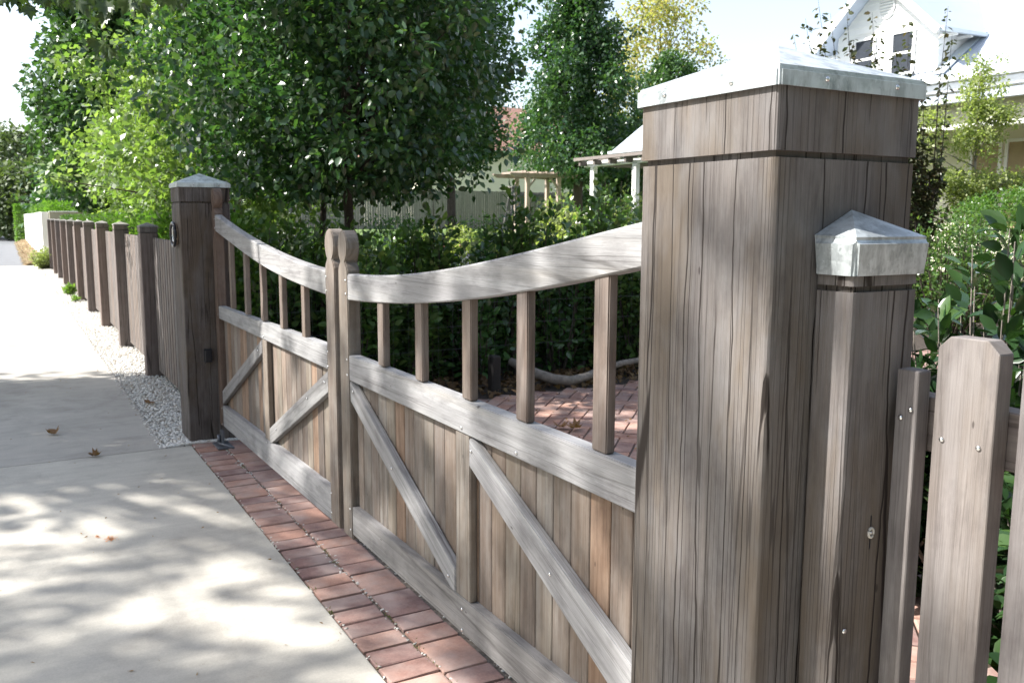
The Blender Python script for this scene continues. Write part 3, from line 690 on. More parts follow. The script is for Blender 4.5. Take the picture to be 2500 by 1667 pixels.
# ------------------------------------------------------------ picket fences
def picket_mesh(w_, h, th=.022, cut=.018):
    bm = bmesh.new(); pts = [(-w_/2, 0), (w_/2, 0), (w_/2, h-cut), (w_/2-cut, h), (-w_/2+cut, h), (-w_/2, h-cut)]
    A = [bm.verts.new((-th/2, a, b)) for a, b in pts]; B = [bm.verts.new((th/2, a, b)) for a, b in pts]
    bm.faces.new(A); bm.faces.new(B[::-1])
    for i in range(6): bm.faces.new((A[i], B[i], B[(i+1) % 6], A[(i+1) % 6]))
    bmesh.ops.recalc_face_normals(bm, faces=bm.faces)
    bmesh.ops.bevel(bm, geom=list(bm.edges), offset=.0015, segments=1, affect='EDGES')
    me = mesh_from_bm('picket', bm); me.materials.append(M['picket']); return me
def fpick(me, x, y, z, parent, col):
    o = bpy.data.objects.new('picket', me); C.objects.link(o); o.parent = parent
    o.matrix_parent_inverse = parent.matrix_basis.inverted(); o.location = (x, y, z); o.color = (*col, 1); o.rotation_euler = (rnd.uniform(-.003, .003), 0, 0)
    return o
# near fence
nf = empty('picket_fence', (1.16, .88, 0)); tag(nf, 'timber picket fence with a small capped post, joining the big gate post at right', 'fence')
sp = worn_post('post', 1.087, 1.235, .886, .9595, -.05, 1.393, 'post', nf, .006, color=(1.02, 1.02, 1.03))
box('neck', (1.093, .892, 1.391), (1.229, .9590, 1.404), 'post', nf, 0, color=(.7, .7, .7))  # neck coloured darker to paint in the shade of the groove
worn_post('head_block', 1.087, 1.235, .886, .9592, 1.402, 1.430, 'post', nf, .008, color=(1, 1, 1))
pc = pyr_cap('cap', 1.076, 1.249, .876, .9600, 1.418, 1.472, 1.516, nf, apex=(1.163, .9600), r=.007, flare=.004)
for (y, z) in ((.925, 1.165),): pass
bm = bmesh.new(); tube_bm(bm, [(1.158+math.cos(a*math.pi/8)*.0055, .8845, 1.012+math.sin(a*math.pi/8)*.0075) for a in range(17)], .0022, 6, False); link('washer', mesh_from_bm('washer', bm), 'pebble', nf); screw((1.158, .884, 1.012), (0, -1, 0), .003, nf)
for z0_, z1_ in ((1.022, 1.040), (.985, 1.003)): box('split', (1.1568, .8852, z0_), (1.1588, .8868, z1_), 'black', nf, 0)

screw((1.108, .884, .86), (0, -1, 0), .005, nf)
pm = picket_mesh(.093, 1.284, .034); pm1 = picket_mesh(.037, 1.225, .030, .002)
fpick(pm1, 1.196, .8535, .05, nf, (.95, .95, .95))
y = .7605; k = 0
while y > -2.2: fpick(pm, 1.197, y, .05, nf, [(1.04, 1.03, 1.02), (.93, .94, .95), (1, 1, 1)][k % 3]); y -= .1265; k += 1
for z in (1.19, .30): beam('rail', (1.236, -2.3, z), (1.236, .884, z), (0, 0, 1), .085, .040, 'fencepost', nf)
for yy in (.7335, .7905, .6073, .663, .861):
    screw((1.1788, yy, 1.181 if yy < .85 else 1.20), (-1, 0, 0), .0042, nf); screw((1.1788, yy, .30), (-1, 0, 0), .0042, nf)
screw((1.1788, .845, 1.215), (-1, 0, 0), .0042, nf)
for yy in (-.45, -1.9):
    worn_post('post', 1.107, 1.255, yy-.148, yy, -.05, 1.40, 'post', nf, .010, nz=8); pyr_cap('cap', 1.10, 1.262, yy-.155, yy+.007, 1.395, 1.43, 1.48, nf)
# far fence
ff = empty('picket_fence', (1.18, 18.5, 0)); tag(ff, 'long timber picket fence with ten capped posts receding beside the footpath', 'fence')
pw = .158; x0 = 1.095
pml = picket_mesh(.094, 1.255, .024)
yp = [8.903+i*2.2237 for i in range(10)]
for i, yq in enumerate(yp):
    worn_post('post', x0, x0+pw, yq, yq+pw, -.05, 1.352, 'fencepost', ff, .008, nz=4, color=(.9, .9, .92) if i % 2 else (1.05, .98, .95))
    box('neck', (x0+.008, yq+.008, 1.350), (x0+pw-.008, yq+pw-.008, 1.364), 'fencepost', ff, 0, color=(.6, .6, .6))  # shade of the recess painted into the neck colour
    worn_post('head_block', x0, x0+pw, yq, yq+pw, 1.362, 1.415, 'fencepost', ff, .006, nz=4)
    pyr_cap('cap', x0-.004, x0+pw+.004, yq-.004, yq+pw+.004, 1.408, 1.420, 1.452, ff, r=.003, mat='oldwood')
segs = [(6.42, 8.895)]+[(a+pw+.01, b-.01) for a, b in zip(yp, yp[1:])]
tot = 0
for (a, b) in segs:
    nn = max(1, int(round((b-a)/.127))); s = (b-a)/nn
    for q in range(nn):
        fpick(pml, 1.212, a+s*(q+.5), .055, ff, [(1, .96, .92), (.88, .86, .84), (1.08, .98, .9), (.95, .93, .92)][rnd.randrange(4)]); tot += 1
    for z in (1.16, .30): beam('rail', (1.245, a, z), (1.245, b, z), (0, 0, 1), .085, .038, 'fencepost', ff)

# ------------------------------------------------------------ rendered walls beyond the fence
ww = empty('rendered_wall', (1.2, 32, 0)); tag(ww, 'bright white rendered boundary wall beyond the end of the picket fence', 'wall')
box('wall_panel', (1.03, 31.2, -.1), (1.24, 37.0, 1.645), 'whitewall', ww, .01)
box('wall_panel', (1.05, 37.06, -.1), (1.22, 44.0, 1.63), 'whitewall', ww, .01)
box('wall_pier', (1.02, 44.0, -.1), (1.24, 44.6, 1.64), 'whitewall', ww, .01)
box('wall_panel', (1.05, 44.66, -.1), (1.22, 58, 1.63), 'whitewall', ww, .01)
bw = empty('rendered_wall', (3, 31, 0)); tag(bw, 'beige rendered side wall behind the tops of the far fence posts', 'wall')
box('wall_panel', (1.245, 31.0, -.1), (9, 31.2, 1.64), 'beige', bw, .01); box('coping', (1.24, 30.97, 1.64), (9.02, 31.23, 1.675), 'whitewall', bw, .005)

# ------------------------------------------------------------ back paling fence
pf = empty('paling_fence', (16, 39.6, 1)); tag(pf, 'grey paling fence across the back of the garden', 'fence')
bm = bmesh.new(); x = 3.0
while x < 34:
    zz = 2.86+rnd.uniform(-.02, .02); bm_box(bm, (x, 39.6+rnd.uniform(0, .012), .7), (x+.112, 39.63, zz)); x += .124
tag(link('palings', mesh_from_bm('palings', bm), 'oldwood', pf), kind='stuff')
box('cap_rail', (22.8, 39.5, 2.62), (26.2, 39.58, 2.74), 'oldwood', pf, color=(.6, .62, .7))
box('post', (26.2, 39.3, .7), (26.5, 39.55, 3.10), 'pinewood', pf, color=(.8, .75, .75))
bm = bmesh.new(); bmesh.ops.create_uvsphere(bm, u_segments=14, v_segments=9, radius=.14, matrix=Matrix.Translation((26.35, 39.42, 3.23)))
link('ball_finial', mesh_from_bm('ball_finial', bm), 'pinewood', pf, smooth=True)

# ------------------------------------------------------------ garden arbor, pergola, obelisk, bench, chair
ab = empty('garden_arbor', (19, 31.2, .9)); tag(ab, 'weathered timber garden arbor with four posts, in front of the back fence', 'arbor')
for (px, py) in ((18.25, 30.8), (19.72, 30.8), (18.55, 32.2), (20.05, 32.2)):
    box('post', (px-.08, py-.08, .8), (px+.08, py+.08, 3.16), 'pinewood', ab, .01, color=(1.1, 1.05, 1.05))
for py in (30.8, 32.2):
    prism('beam', [(17.45, 3.30), (17.45, 3.25), (17.65, 3.14), (20.45, 3.14), (20.62, 3.25), (20.62, 3.30)], 'Y', py-.045, py+.045, 'pinewood', ab, color=(.95, .9, .9))
for i in range(5): box('rafter', (18.0+i*.5, 30.5, 3.30), (18.06+i*.5, 32.5, 3.38), 'pinewood', ab, color=(.9, .85, .85))
for (px, s) in ((18.25, 1), (19.72, -1)): beam('brace', (px+.05*s, 30.8, 2.75), (px+.4*s, 30.8, 3.13), (0, 1, 0), .06, .07, 'pinewood', ab)
pg = empty('pergola', (17.5, 24, .7)); tag(pg, 'white pergola posts and beam with weathered timber rafters, just left of the big gate post', 'pergola')
for py in (24.46, 22.2): box('post', (16.95, py-.10, .6), (17.11, py+.10, 3.21), 'white', pg, .01)
box('beam', (16.98, 21.4, 3.205), (17.10, 24.95, 3.38), 'white', pg, .005, color=(1, 1, 1))
for i in range(5):
    yy = 24.85-i*.83; box('rafter', (16.72, yy-.05, 3.24), (19.6, yy+.05, 3.40), 'oldwood', pg, color=(.6, .55, .52))
for i in range(4): box('slat', (16.66+i*.6, 21.4, 3.402), (16.80+i*.6, 25.12, 3.50), 'oldwood', pg, color=(.85, .78, .76))
ob = empty('garden_obelisk', (13.9, 24.3, .55)); tag(ob, 'slender dark timber obelisk trellis rising above the hedge, left of the arbor', 'trellis')
for sx in (-1, 1):
    for sy in (-1, 1): beam('leg', (13.9+sx*.32, 24.3+sy*.32, .5), (13.9+sx*.07, 24.3+sy*.07, 2.45), (1, 0, 0), .05, .05, 'oldwood', ob, color=(.8, .8, .8))
for z, h in ((1.1, .25), (1.7, .17), (2.2, .11)):
    for s in (-1, 1):
        beam('rung', (13.9-h, 24.3+s*h, z), (13.9+h, 24.3+s*h, z), (0, 0, 1), .04, .03, 'oldwood', ob); beam('rung', (13.9+s*h, 24.3-h, z), (13.9+s*h, 24.3+h, z), (0, 0, 1), .04, .03, 'oldwood', ob)
box('top_plate', (13.76, 24.16, 2.45), (14.04, 24.44, 2.50), 'oldwood', ob); beam('finial', (13.9, 24.3, 2.5), (13.9, 24.3, 2.64), (1, 0, 0), .06, .06, 'oldwood', ob, .02)
def bench(name, x, y, zg, rz, wid, mat, label, cat, col):
    b = empty(name, (x, y, zg), rz); tag(b, label, cat); mw = b.matrix_basis
    def bb(n, lo, hi):
        lo, hi = Vector(lo), Vector(hi); c = (lo+hi)/2; c.z = lo.z; bm = bmesh.new(); bm_box(bm, lo-c, hi-c, .004)
        o = link(n, mesh_from_bm(n, bm), mat, b, mw @ Matrix.Translation(c)); o.color = (*col, 1)
    h = wid/2
    for sx in (-1, 1):
        bb('leg', (sx*h-.03, -.28, 0), (sx*h+.03, -.22, .62)); bb('leg', (sx*h-.03, .22, 0), (sx*h+.03, .28, .94)); bb('armrest', (sx*h-.035, -.30, .62), (sx*h+.035, .22, .66))
    for i in range(5): bb('seat_slat', (-h+.03, -.25+i*.095, .42), (h-.03, -.25+i*.095+.075, .445))
    bb('back_rail', (-h+.03, .23, .84), (h-.03, .27, .93)); bb('back_rail', (-h+.03, .23, .50), (h-.03, .27, .56))
    n = int((wid-.1)/.11)
    for i in range(n): bb('back_slat', (-h+.08+i*.11, .24, .56), (-h+.13+i*.11, .26, .84))
    return b
bench('garden_bench', 8.45, 26.6, .48, R_(8), 1.5, 'oldwood', 'grey slatted garden bench half hidden beneath the dark central tree', 'bench', (1.2, 1.2, 1.2))
bench('garden_chair', 4.32, 20.4, .48, R_(14), .62, 'white', 'small white slatted garden chair beside the shaded far gate post', 'chair', (1, 1, 1))

# ------------------------------------------------------------ main house at right
hs = empty('house', (20, 12, .3)); tag(hs, 'white weatherboard house with gabled dormer and pale metal roof at right', 'house')
HX = 19.04; SL = .724
box('wall', (HX, -4, .2), (HX+8, 22.6, 4.72), 'cream', hs, 0)
def corr(name, x0, z0, x1, z1, y0, y1, pitch=.09, amp=.011, mat='roofmetal', par=None):
    n = int((y1-y0)/pitch*4); ys = np.linspace(y0, y1, n+1); dz = amp*np.sin(ys/pitch*2*math.pi)
    V = np.concatenate([np.stack([np.full(n+1, x0), ys, z0+dz], 1), np.stack([np.full(n+1, x1), ys, z1+dz], 1)])
    i = np.arange(n); F = np.stack([i, i+1, i+n+2, i+n+1], 1)
    return from_np(name, V, F, mat, par or hs, smooth=True)
corr('main_roof', HX-.30, 4.945-.33*SL, HX+6, 4.945+6*SL, -4, 20.0)
corr('main_roof', HX+12, 4.945-.33*SL, HX+6, 4.945+6*SL, -4, 20.0)
corr('verandah_roof', 16.95, 3.90, HX-.02, 4.36, -4, 19.5)
corr('wing_roof', 16.9, 3.60, 20.5, 3.60+3.6*SL, 18.5, 23.35)
box('wing_wall', (17.65, 18.6, .3), (HX-.01, 22.3, 4.0), 'white', hs, 0)
box('gutter', (16.84, -4, 3.85), (16.96, 18.4, 3.945), 'fascia', hs, .01); box('gutter', (HX-.42, -4, 4.60), (HX-.30, 20, 4.70), 'white', hs, .01)
box('gutter', (16.80, 18.5, 3.53), (16.91, 23.4, 3.62), 'fascia', hs, .01)
box('barge_board', (16.9, 23.30, 3.44), (17.05, 23.36, 3.58), 'white', hs, .004)
for yy in (22.9, 22.0, 21.2): box('eave_bracket', (16.95, yy-.04, 3.38), (17.6, yy+.04, 3.53), 'white', hs, .004)
box('fascia_board', (HX-.06, -4, 4.40), (HX-.01, 20, 4.60), 'white', hs, 0)
box('verandah_beam', (17.20, -4, 3.36), (17.32, 13.4, 3.46), 'white', hs, .006)
box('verandah_frieze', (17.225, -4, 3.462), (17.295, 18.4, 3.845), 'cream', hs, 0)
for yy in (9.88, 5.5, 14.6, 18.3):
    box('verandah_post', (17.19, yy-.07, .3), (17.33, yy+.07, 3.36), 'white', hs, .008)
    box('post_capital', (17.12, yy-.16, 3.25), (17.40, yy+.16, 3.355), 'fascia', hs, .008)
def window(y0, y1, z0, z1, mid, glass, x=HX, par=hs, fw=.07):
    f = empty('window', (x, (y0+y1)/2, z0)); f.parent = par; f.matrix_parent_inverse = par.matrix_basis.inverted()
    def q(n, lo, hi, m): return box(n, lo, hi, m, f, .003)
    q('frame', (x-.05, y0-fw, z0-fw), (x+.004, y0, z1+fw), 'white'); q('frame', (x-.05, y1, z0-fw), (x+.004, y1+fw, z1+fw), 'white')
    q('frame', (x-.048, y0, z1), (x+.004, y1, z1+fw), 'white'); q('sill', (x-.09, y0-fw, z0-fw), (x+.004, y1+fw, z0), 'white')
    q('sash_bar', (x-.035, y0, mid-.03), (x-.003, y1, mid+.03), 'white')
    q('pane', (x-.018, y0, mid+.03), (x-.006, y1, z1), glass); q('pane', (x-.022, y0, z0), (x-.010, y1, mid-.03), glass)
    return f
window(11.88, 12.48, 1.35, 3.18, 2.31, 'blind'); window(11.05, 11.67, 1.35, 3.18, 2.31, 'blind')
# dormer
DY0, DY1, DX = 13.56, 16.42, HX
dz_e, dz_a, cy = 6.10, 7.40, 14.99
prism('dormer_wall', [(DY0, 4.94), (DY1, 4.94), (DY1, dz_e), (cy, dz_a), (DY0, dz_e)], 'X', DX+.005, DX+3.2, 'white', hs, 0)
# weatherboards on dormer front and side
bmh = .165; z = 4.95; k = 0
while z < dz_a-.15:
    def half(zz): return (DY1-cy) if zz <= dz_e else max(.03, (DY1-cy)*(dz_a-zz)/(dz_a-dz_e))
    z1 = z+bmh; h0, h1 = half(z), half(z1)
    bm = bmesh.new()
    A = [bm.verts.new(p) for p in ((DX-.028, cy-h0, z), (DX-.028, cy+h0, z), (DX-.008, cy+h1, z1), (DX-.008, cy-h1, z1))]
    B = [bm.verts.new(p) for p in ((DX, cy-h0, z), (DX, cy+h0, z), (DX, cy+h1, z1), (DX, cy-h1, z1))]
    bm.faces.new(A); bm.faces.new(B[::-1])
    for i in range(4): bm.faces.new((A[i], B[i], B[(i+1) % 4], A[(i+1) % 4]))
    bmesh.ops.recalc_face_normals(bm, faces=bm.faces); link('weatherboard', mesh_from_bm('weatherboard', bm), 'white', hs)
    if z < dz_e:
        xe = DX+min(1.7, (z-4.945)/SL+.30)
        bm = bmesh.new()
        A = [bm.verts.new(p) for p in ((DX-.02, DY0-.026, z), (xe, DY0-.026, z), (xe, DY0-.006, z1), (DX-.02, DY0-.006, z1))]
        B = [bm.verts.new((p.co.x, DY0-.001, p.co.z)) for p in A]
        bm.faces.new(A); bm.faces.new(B[::-1])
        for i in range(4): bm.faces.new((A[i], B[i], B[(i+1) % 4], A[(i+1) % 4]))
        bmesh.ops.recalc_face_normals(bm, faces=bm.faces); link('weatherboard', mesh_from_bm('weatherboard', bm), 'white', hs)
    z = z1
window(14.19, 14.73, 5.00, 5.93, 5.47, 'glass', DX-.03, fw=.06); window(15.30, 15.83, 5.00, 5.93, 5.47, 'glass', DX-.03, fw=.06)
# dormer roof planes with overhang
sl2 = (dz_a-dz_e)/(DY1-cy)
for s in (-1, 1):
    ye = cy+s*(DY1-cy+.38); ze = dz_a-sl2*(DY1-cy+.38)
    bm = bmesh.new(); xs0, xs1 = DX-.55, DX+3.6
    A = [bm.verts.new(p) for p in ((xs0, cy, dz_a+.06), (xs1, cy, dz_a+.06), (xs1, ye, ze+.06), (xs0, ye, ze+.06))]
    B = [bm.verts.new((p.co.x, p.co.y, p.co.z-.05)) for p in A]
    bm.faces.new(A); bm.faces.new(B[::-1])
    for i in range(4): bm.faces.new((A[i], B[i], B[(i+1) % 4], A[(i+1) % 4]))
    bmesh.ops.recalc_face_normals(bm, faces=bm.faces); link('dormer_roof', mesh_from_bm('dormer_roof', bm), 'roofmetal', hs)
    beam('barge_board', (DX-.57, cy, dz_a-.03), (DX-.57, ye, ze-.03), (1, 0, 0), .03, .17, 'white', hs)
    box('gutter', (DX-.50, ye-.05+s*.05, ze-.03), (DX+1.30, ye+.05+s*.05, ze+.06), 'fascia', hs, .01)
    for i in range(3): box('eave_bracket', (DX+.1+i*.55, min(cy+s*1.44, ye), ze-.06), (DX+.17+i*.55, max(cy+s*1.44, ye), ze+.0), 'white', hs, .004)
# flashing strip down dormer / roof junction
prism('flashing', [(DX-.2, 4.945-.12), (DX+1.3, 4.945+1.3*SL+.01), (DX+1.3, 4.945+1.3*SL+.03), (DX-.2, 4.945-.10)], 'Y', DY0-.34, DY0-.03, 'fascia', hs, 0)
# round louvre vent
vt = empty('gable_vent', (DX-.03, cy, 6.63)); vt.parent = hs; vt.matrix_parent_inverse = hs.matrix_basis.inverted()
bm = bmesh.new(); tor = [(DX-.045, cy+math.cos(a*math.pi/14)*.22, 6.63+math.sin(a*math.pi/14)*.27) for a in range(29)]; tube_bm(bm, tor, .022, 6, False)
link('vent_ring', mesh_from_bm('vent_ring', bm), 'white', vt)
for i in range(7):
    zz = 6.42+i*.07; hw = .20*math.sqrt(max(.1, 1-((zz-6.63)/.27)**2)); beam('louvre', (DX-.05, cy-hw, zz), (DX-.05, cy+hw, zz), (.6, 0, -.8), .055, .008, 'white', vt)
bm = bmesh.new(); bmesh.ops.create_cone(bm, cap_ends=True, segments=24, radius1=.21, radius2=.21, depth=.006, matrix=Matrix.Translation((DX-.030, cy, 6.63)) @ Matrix.Rotation(math.pi/2, 4, 'Y') @ Matrix.Diagonal((1.25, 1, 1, 1)))
link('vent_backing', mesh_from_bm('vent_backing', bm), 'fascia', vt)

# ------------------------------------------------------------ neighbour house behind the back fence
nh = empty('neighbour_house', (31, 52, .8)); tag(nh, 'cream house with a terracotta roof partly hidden behind the trees', 'house')
box('wall', (22, 49.5, .8), (40, 60, 5.64), 'cream', nh, 0)
bm = bmesh.new(); v = [bm.verts.new(p) for p in ((21.4, 48.9, 5.64), (40.6, 48.9, 5.64), (40.6, 60.6, 5.64), (21.4, 60.6, 5.64), (25.5, 54.7, 9.1), (36.5, 54.7, 9.1))]
for f in ((0, 1, 5, 4), (2, 3, 4, 5), (3, 0, 4), (1, 2, 5)): bm.faces.new([v[i] for i in f])
link('roof', mesh_from_bm('roof', bm), 'terracotta', nh); box('gutter', (21.3, 48.8, 5.56), (40.7, 48.92, 5.66), 'white', nh)

# ------------------------------------------------------------ vegetation
# central tree and the row along the fence
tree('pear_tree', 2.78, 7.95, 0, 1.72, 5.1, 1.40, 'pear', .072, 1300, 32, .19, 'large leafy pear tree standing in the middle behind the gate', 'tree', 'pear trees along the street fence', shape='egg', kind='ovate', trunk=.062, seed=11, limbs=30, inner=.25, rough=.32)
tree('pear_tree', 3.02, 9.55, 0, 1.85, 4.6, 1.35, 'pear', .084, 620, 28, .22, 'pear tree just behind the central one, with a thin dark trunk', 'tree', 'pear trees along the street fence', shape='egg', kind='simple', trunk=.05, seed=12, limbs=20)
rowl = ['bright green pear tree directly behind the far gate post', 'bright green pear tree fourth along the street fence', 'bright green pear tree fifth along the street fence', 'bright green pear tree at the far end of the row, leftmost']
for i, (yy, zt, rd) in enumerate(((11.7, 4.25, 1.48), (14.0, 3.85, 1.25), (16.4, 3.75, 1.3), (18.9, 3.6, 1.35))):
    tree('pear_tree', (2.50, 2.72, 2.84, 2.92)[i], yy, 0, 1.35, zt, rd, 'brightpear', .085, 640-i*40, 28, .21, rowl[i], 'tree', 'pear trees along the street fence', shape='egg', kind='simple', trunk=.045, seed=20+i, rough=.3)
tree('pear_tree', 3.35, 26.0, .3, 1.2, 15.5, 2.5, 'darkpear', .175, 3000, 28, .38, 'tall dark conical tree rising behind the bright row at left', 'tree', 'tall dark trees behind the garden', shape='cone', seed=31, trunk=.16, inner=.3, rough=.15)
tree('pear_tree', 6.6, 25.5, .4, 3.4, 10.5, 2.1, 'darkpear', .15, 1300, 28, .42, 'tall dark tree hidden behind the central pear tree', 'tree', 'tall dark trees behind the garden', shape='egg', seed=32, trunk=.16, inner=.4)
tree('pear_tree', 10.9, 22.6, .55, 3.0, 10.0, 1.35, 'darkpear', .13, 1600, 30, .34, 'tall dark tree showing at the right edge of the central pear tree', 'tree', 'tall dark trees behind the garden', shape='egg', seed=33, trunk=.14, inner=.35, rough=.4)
tree('pear_tree', 21.2, 31.6, .95, 3.2, 12.6, 2.75, 'pear', .17, 1500, 30, .42, 'mid green upright tree standing over the arbor, left of the big post', 'tree', shape='spire', seed=34, trunk=.24, inner=.3, rough=.55)
tree('autumn_tree', 30.5, 38.0, 1, 3.0, 12.9, 3.1, 'yellow', .2, 480, 20, .55, 'pale yellowing tree with a loose crown, behind the big gate post', 'tree', shape='egg', seed=35, trunk=.2, rough=.45, inner=.2)
tree('bushy_tree', 28.3, 34.2, 1, 4.5, 9.2, 1.5, 'darkpear', .17, 420, 28, .40, 'smaller dark green tree in front of the yellowing tree', 'tree', shape='egg', seed=36, trunk=.15, rough=.4)
tree('bushy_tree', 24.6, 34.0, 1, 1.5, 6.0, 2.4, 'pear', .18, 650, 28, .45, 'low bushy green tree behind the white pergola', 'tree', shape='ball', seed=37, trunk=.15)
# distant trees at left
tree('distant_tree', 1.3, 95, 0, 2, 9.4, 3.2, 'farleaf', .45, 260, 20, 1.1, 'small distant reddish grey tree far left on the skyline', 'tree', shape='ball', seed=41, trunk=.3)
for i, (x, y, h, r) in enumerate(((-3, 72, 4.9, 4.5), (1.8, 66, 4.7, 3.2), (4.5, 56, 4.4, 3.0), (-9, 80, 6.5, 6))):
    tree('distant_tree', x, y, 0, .3, h, r, 'farleaf' if i % 2 else 'pear', .32, 420, 22, .8, ['distant green tree at the left edge beyond the asphalt path', 'distant dark green tree behind the white wall end', 'distant green tree above the clipped hedge', 'distant tree outside the left edge of the path'][i], 'tree', 'distant trees at the end of the path', shape='ball', seed=42+i, trunk=.3)
# clipped hedge behind the white wall
def blockhedge(name, lo, hi, mat, leaf, n, label, cat, seed, kind='simple', rnd_=.12):
    rs = np.random.RandomState(seed); lo, hi = np.array(lo), np.array(hi); s = hi-lo
    P = rs.uniform(0, 1, (n, 3)); ax = rs.randint(0, 4, n)
    for a in (0, 1): P[(ax == a), a] = np.where(rs.uniform(0, 1, (ax == a).sum()) < .5, rs.uniform(0, .1, (ax == a).sum()), rs.uniform(.9, 1, (ax == a).sum()))
    P[ax == 2, 2] = rs.uniform(.92, 1, (ax == 2).sum())
    Q = lo+P*s+rs.normal(0, rnd_*leaf*3, (n, 3))
    D = (P-.5)*2+rs.normal(0, .6, (n, 3)); D[:, 2] += .4
    root = empty(name, ((lo[0]+hi[0])/2, (lo[1]+hi[1])/2, lo[2])); tag(root, label, cat)
    leaves('foliage', Q, D, leaf, mat, root, kind, seed)
    bm = bmesh.new()
    for i in range(9): 
        px = lo[0]+s[0]*(i+.5)/9; py = lo[1]+s[1]*(i+.5)/9; tube_bm(bm, [(px, py, lo[2]-.05), (px, py, lo[2]+s[2]*.8)], .02, 5)
    link('stems', mesh_from_bm('stems', bm), 'bark', root); return root
blockhedge('clipped_hedge', (.62, 58.5, 0), (1.45, 61, 2.15), 'conifer', .10, 6000, 'bright green clipped conifer hedge at the end of the white wall', 'hedge', 51)
blockhedge('clipped_hedge', (1.3, 33, 0), (2.3, 57, 1.95), 'conifer', .10, 15000, 'pale green hedge top showing over the white rendered wall', 'hedge', 52)
blockhedge('jasmine_hedge', (1.30, 6.9, .1), (1.75, 26, 1.50), 'ivy', .055, 32000, 'glossy green climber hedge spilling over the far picket fence', 'hedge', 53)

def shrub(name, x, y, zg, h, r, mat, leaf, nst, per, label, cat, group=None, kind='ovate', seed=1, spread=.8, low=.1, leafspread=.05, upright=.6, stemmat='bark', flowers=None):
    """stems from the base with leaves set along their upper length"""
    rs = np.random.RandomState(seed); root = empty(name, (x, y, zg)); tag(root, label, cat, group)
    bm = bmesh.new(); P = []; D = []
    for s in range(nst):
        a = rs.uniform(0, 6.28); rr = r*math.sqrt(rs.uniform(0.02, 1)); hh = h*rs.uniform(.55, 1.0)*(1-.25*(rr/r)**2)
        b0 = Vector((x+math.cos(a)*rr*.25, y+math.sin(a)*rr*.25, zg-.03)); b2 = Vector((x+math.cos(a)*rr, y+math.sin(a)*rr, zg+hh))
        b1 = b0.lerp(b2, .55)+Vector((math.cos(a)*rr*.12, math.sin(a)*rr*.12, -.05*h))
        tube_bm(bm, [b0, b1, b2], [.008+.004*h, .006, .002], 5, False)
        for k in range(per):
            t = low+(1-low)*rs.uniform(0, 1)**.8
            p = b0.lerp(b1, t*2) if t < .5 else b1.lerp(b2, t*2-1)
            d = Vector(rs.normal(0, 1, 3)); d.normalize(); dd = d+Vector((math.cos(a), math.sin(a), 0))*.25+Vector((0, 0, upright))
            P.append(p+d*leafspread*rs.uniform(.2, 1)); D.append(dd)
    P = np.array([p[:] for p in P]); D = np.array([d[:] for d in D])
    leaves('foliage', P, D, leaf, mat, root, kind, seed+3, tilt=.55, smooth=(kind == 'elliptic'))
    link('stems', mesh_from_bm('stems', bm), stemmat, root)
    if flowers:
        fm, nf_, fs = flowers; idx = rs.choice(len(P), nf_); 
        for q in idx:
            bm = bmesh.new(); bmesh.ops.create_icosphere(bm, subdivisions=2, radius=fs)
            for v in bm.verts: v.co *= 1+rs.uniform(-.25, .25); v.co.z *= .7
            link('flower', mesh_from_bm('flower', bm), fm, root, Matrix.Translation(P[q]+np.array([0, 0, .04])))
    return root
G = 'laurel shrubs in the bed behind the gate'
hl = [(x_, y_, h_*(1.0 if k_ in (0, 1, 8) else 1.10), r_) for k_, (x_, y_, h_, r_) in enumerate([(1.75, 7.55, 1.80, .42), (2.15, 7.75, 1.68, .40), (2.52, 7.40, 1.46, .38), (3.00, 7.35, 1.20, .36), (3.38, 7.45, 1.70, .22), (3.80, 7.35, 1.30, .36), (4.28, 7.40, 1.78, .30), (4.72, 7.35, 1.50, .34), (5.15, 7.30, 2.15, .27), (5.6, 7.25, 1.50, .40), (6.1, 7.3, 1.4, .45)])]
words = ['first laurel shrub beside the far gate post', 'tall laurel shrub seen through the far gate leaf', 'laurel shrub left of the meeting stiles', 'low laurel shrub right behind the meeting stile knobs', 'slim light green laurel shrub right of the knobs', 'laurel shrub under the curved rail at mid gate', 'dark laurel shrub below the obelisk', 'laurel shrub below the arbor', 'tallest laurel shrub with upright shoots, near the white pergola', 'laurel shrub next to the big near post', 'laurel shrub hidden behind the big near post']
for i, (x, y, h, r) in enumerate(hl):
    shrub('laurel_shrub', x, y, 0, h, r, 'laurel' if i != 5 and i != 7 else 'camellia', .082, 30, 62, words[i], 'shrub', G, seed=60+i, leafspread=.09, low=.04)
# lower second rank fills the base of the bed
for i in range(8):
    shrub('undergrowth_shrub', 1.9+i*.55, 8.15+.1*(i % 2), 0, 1.0+.15*(i % 3), .42, 'camellia', .085, 20, 55, 'low dark glossy shrub in the second rank behind the gate bed', 'shrub', 'low dark shrubs in the second rank', seed=80+i, leafspread=.1, low=.03)
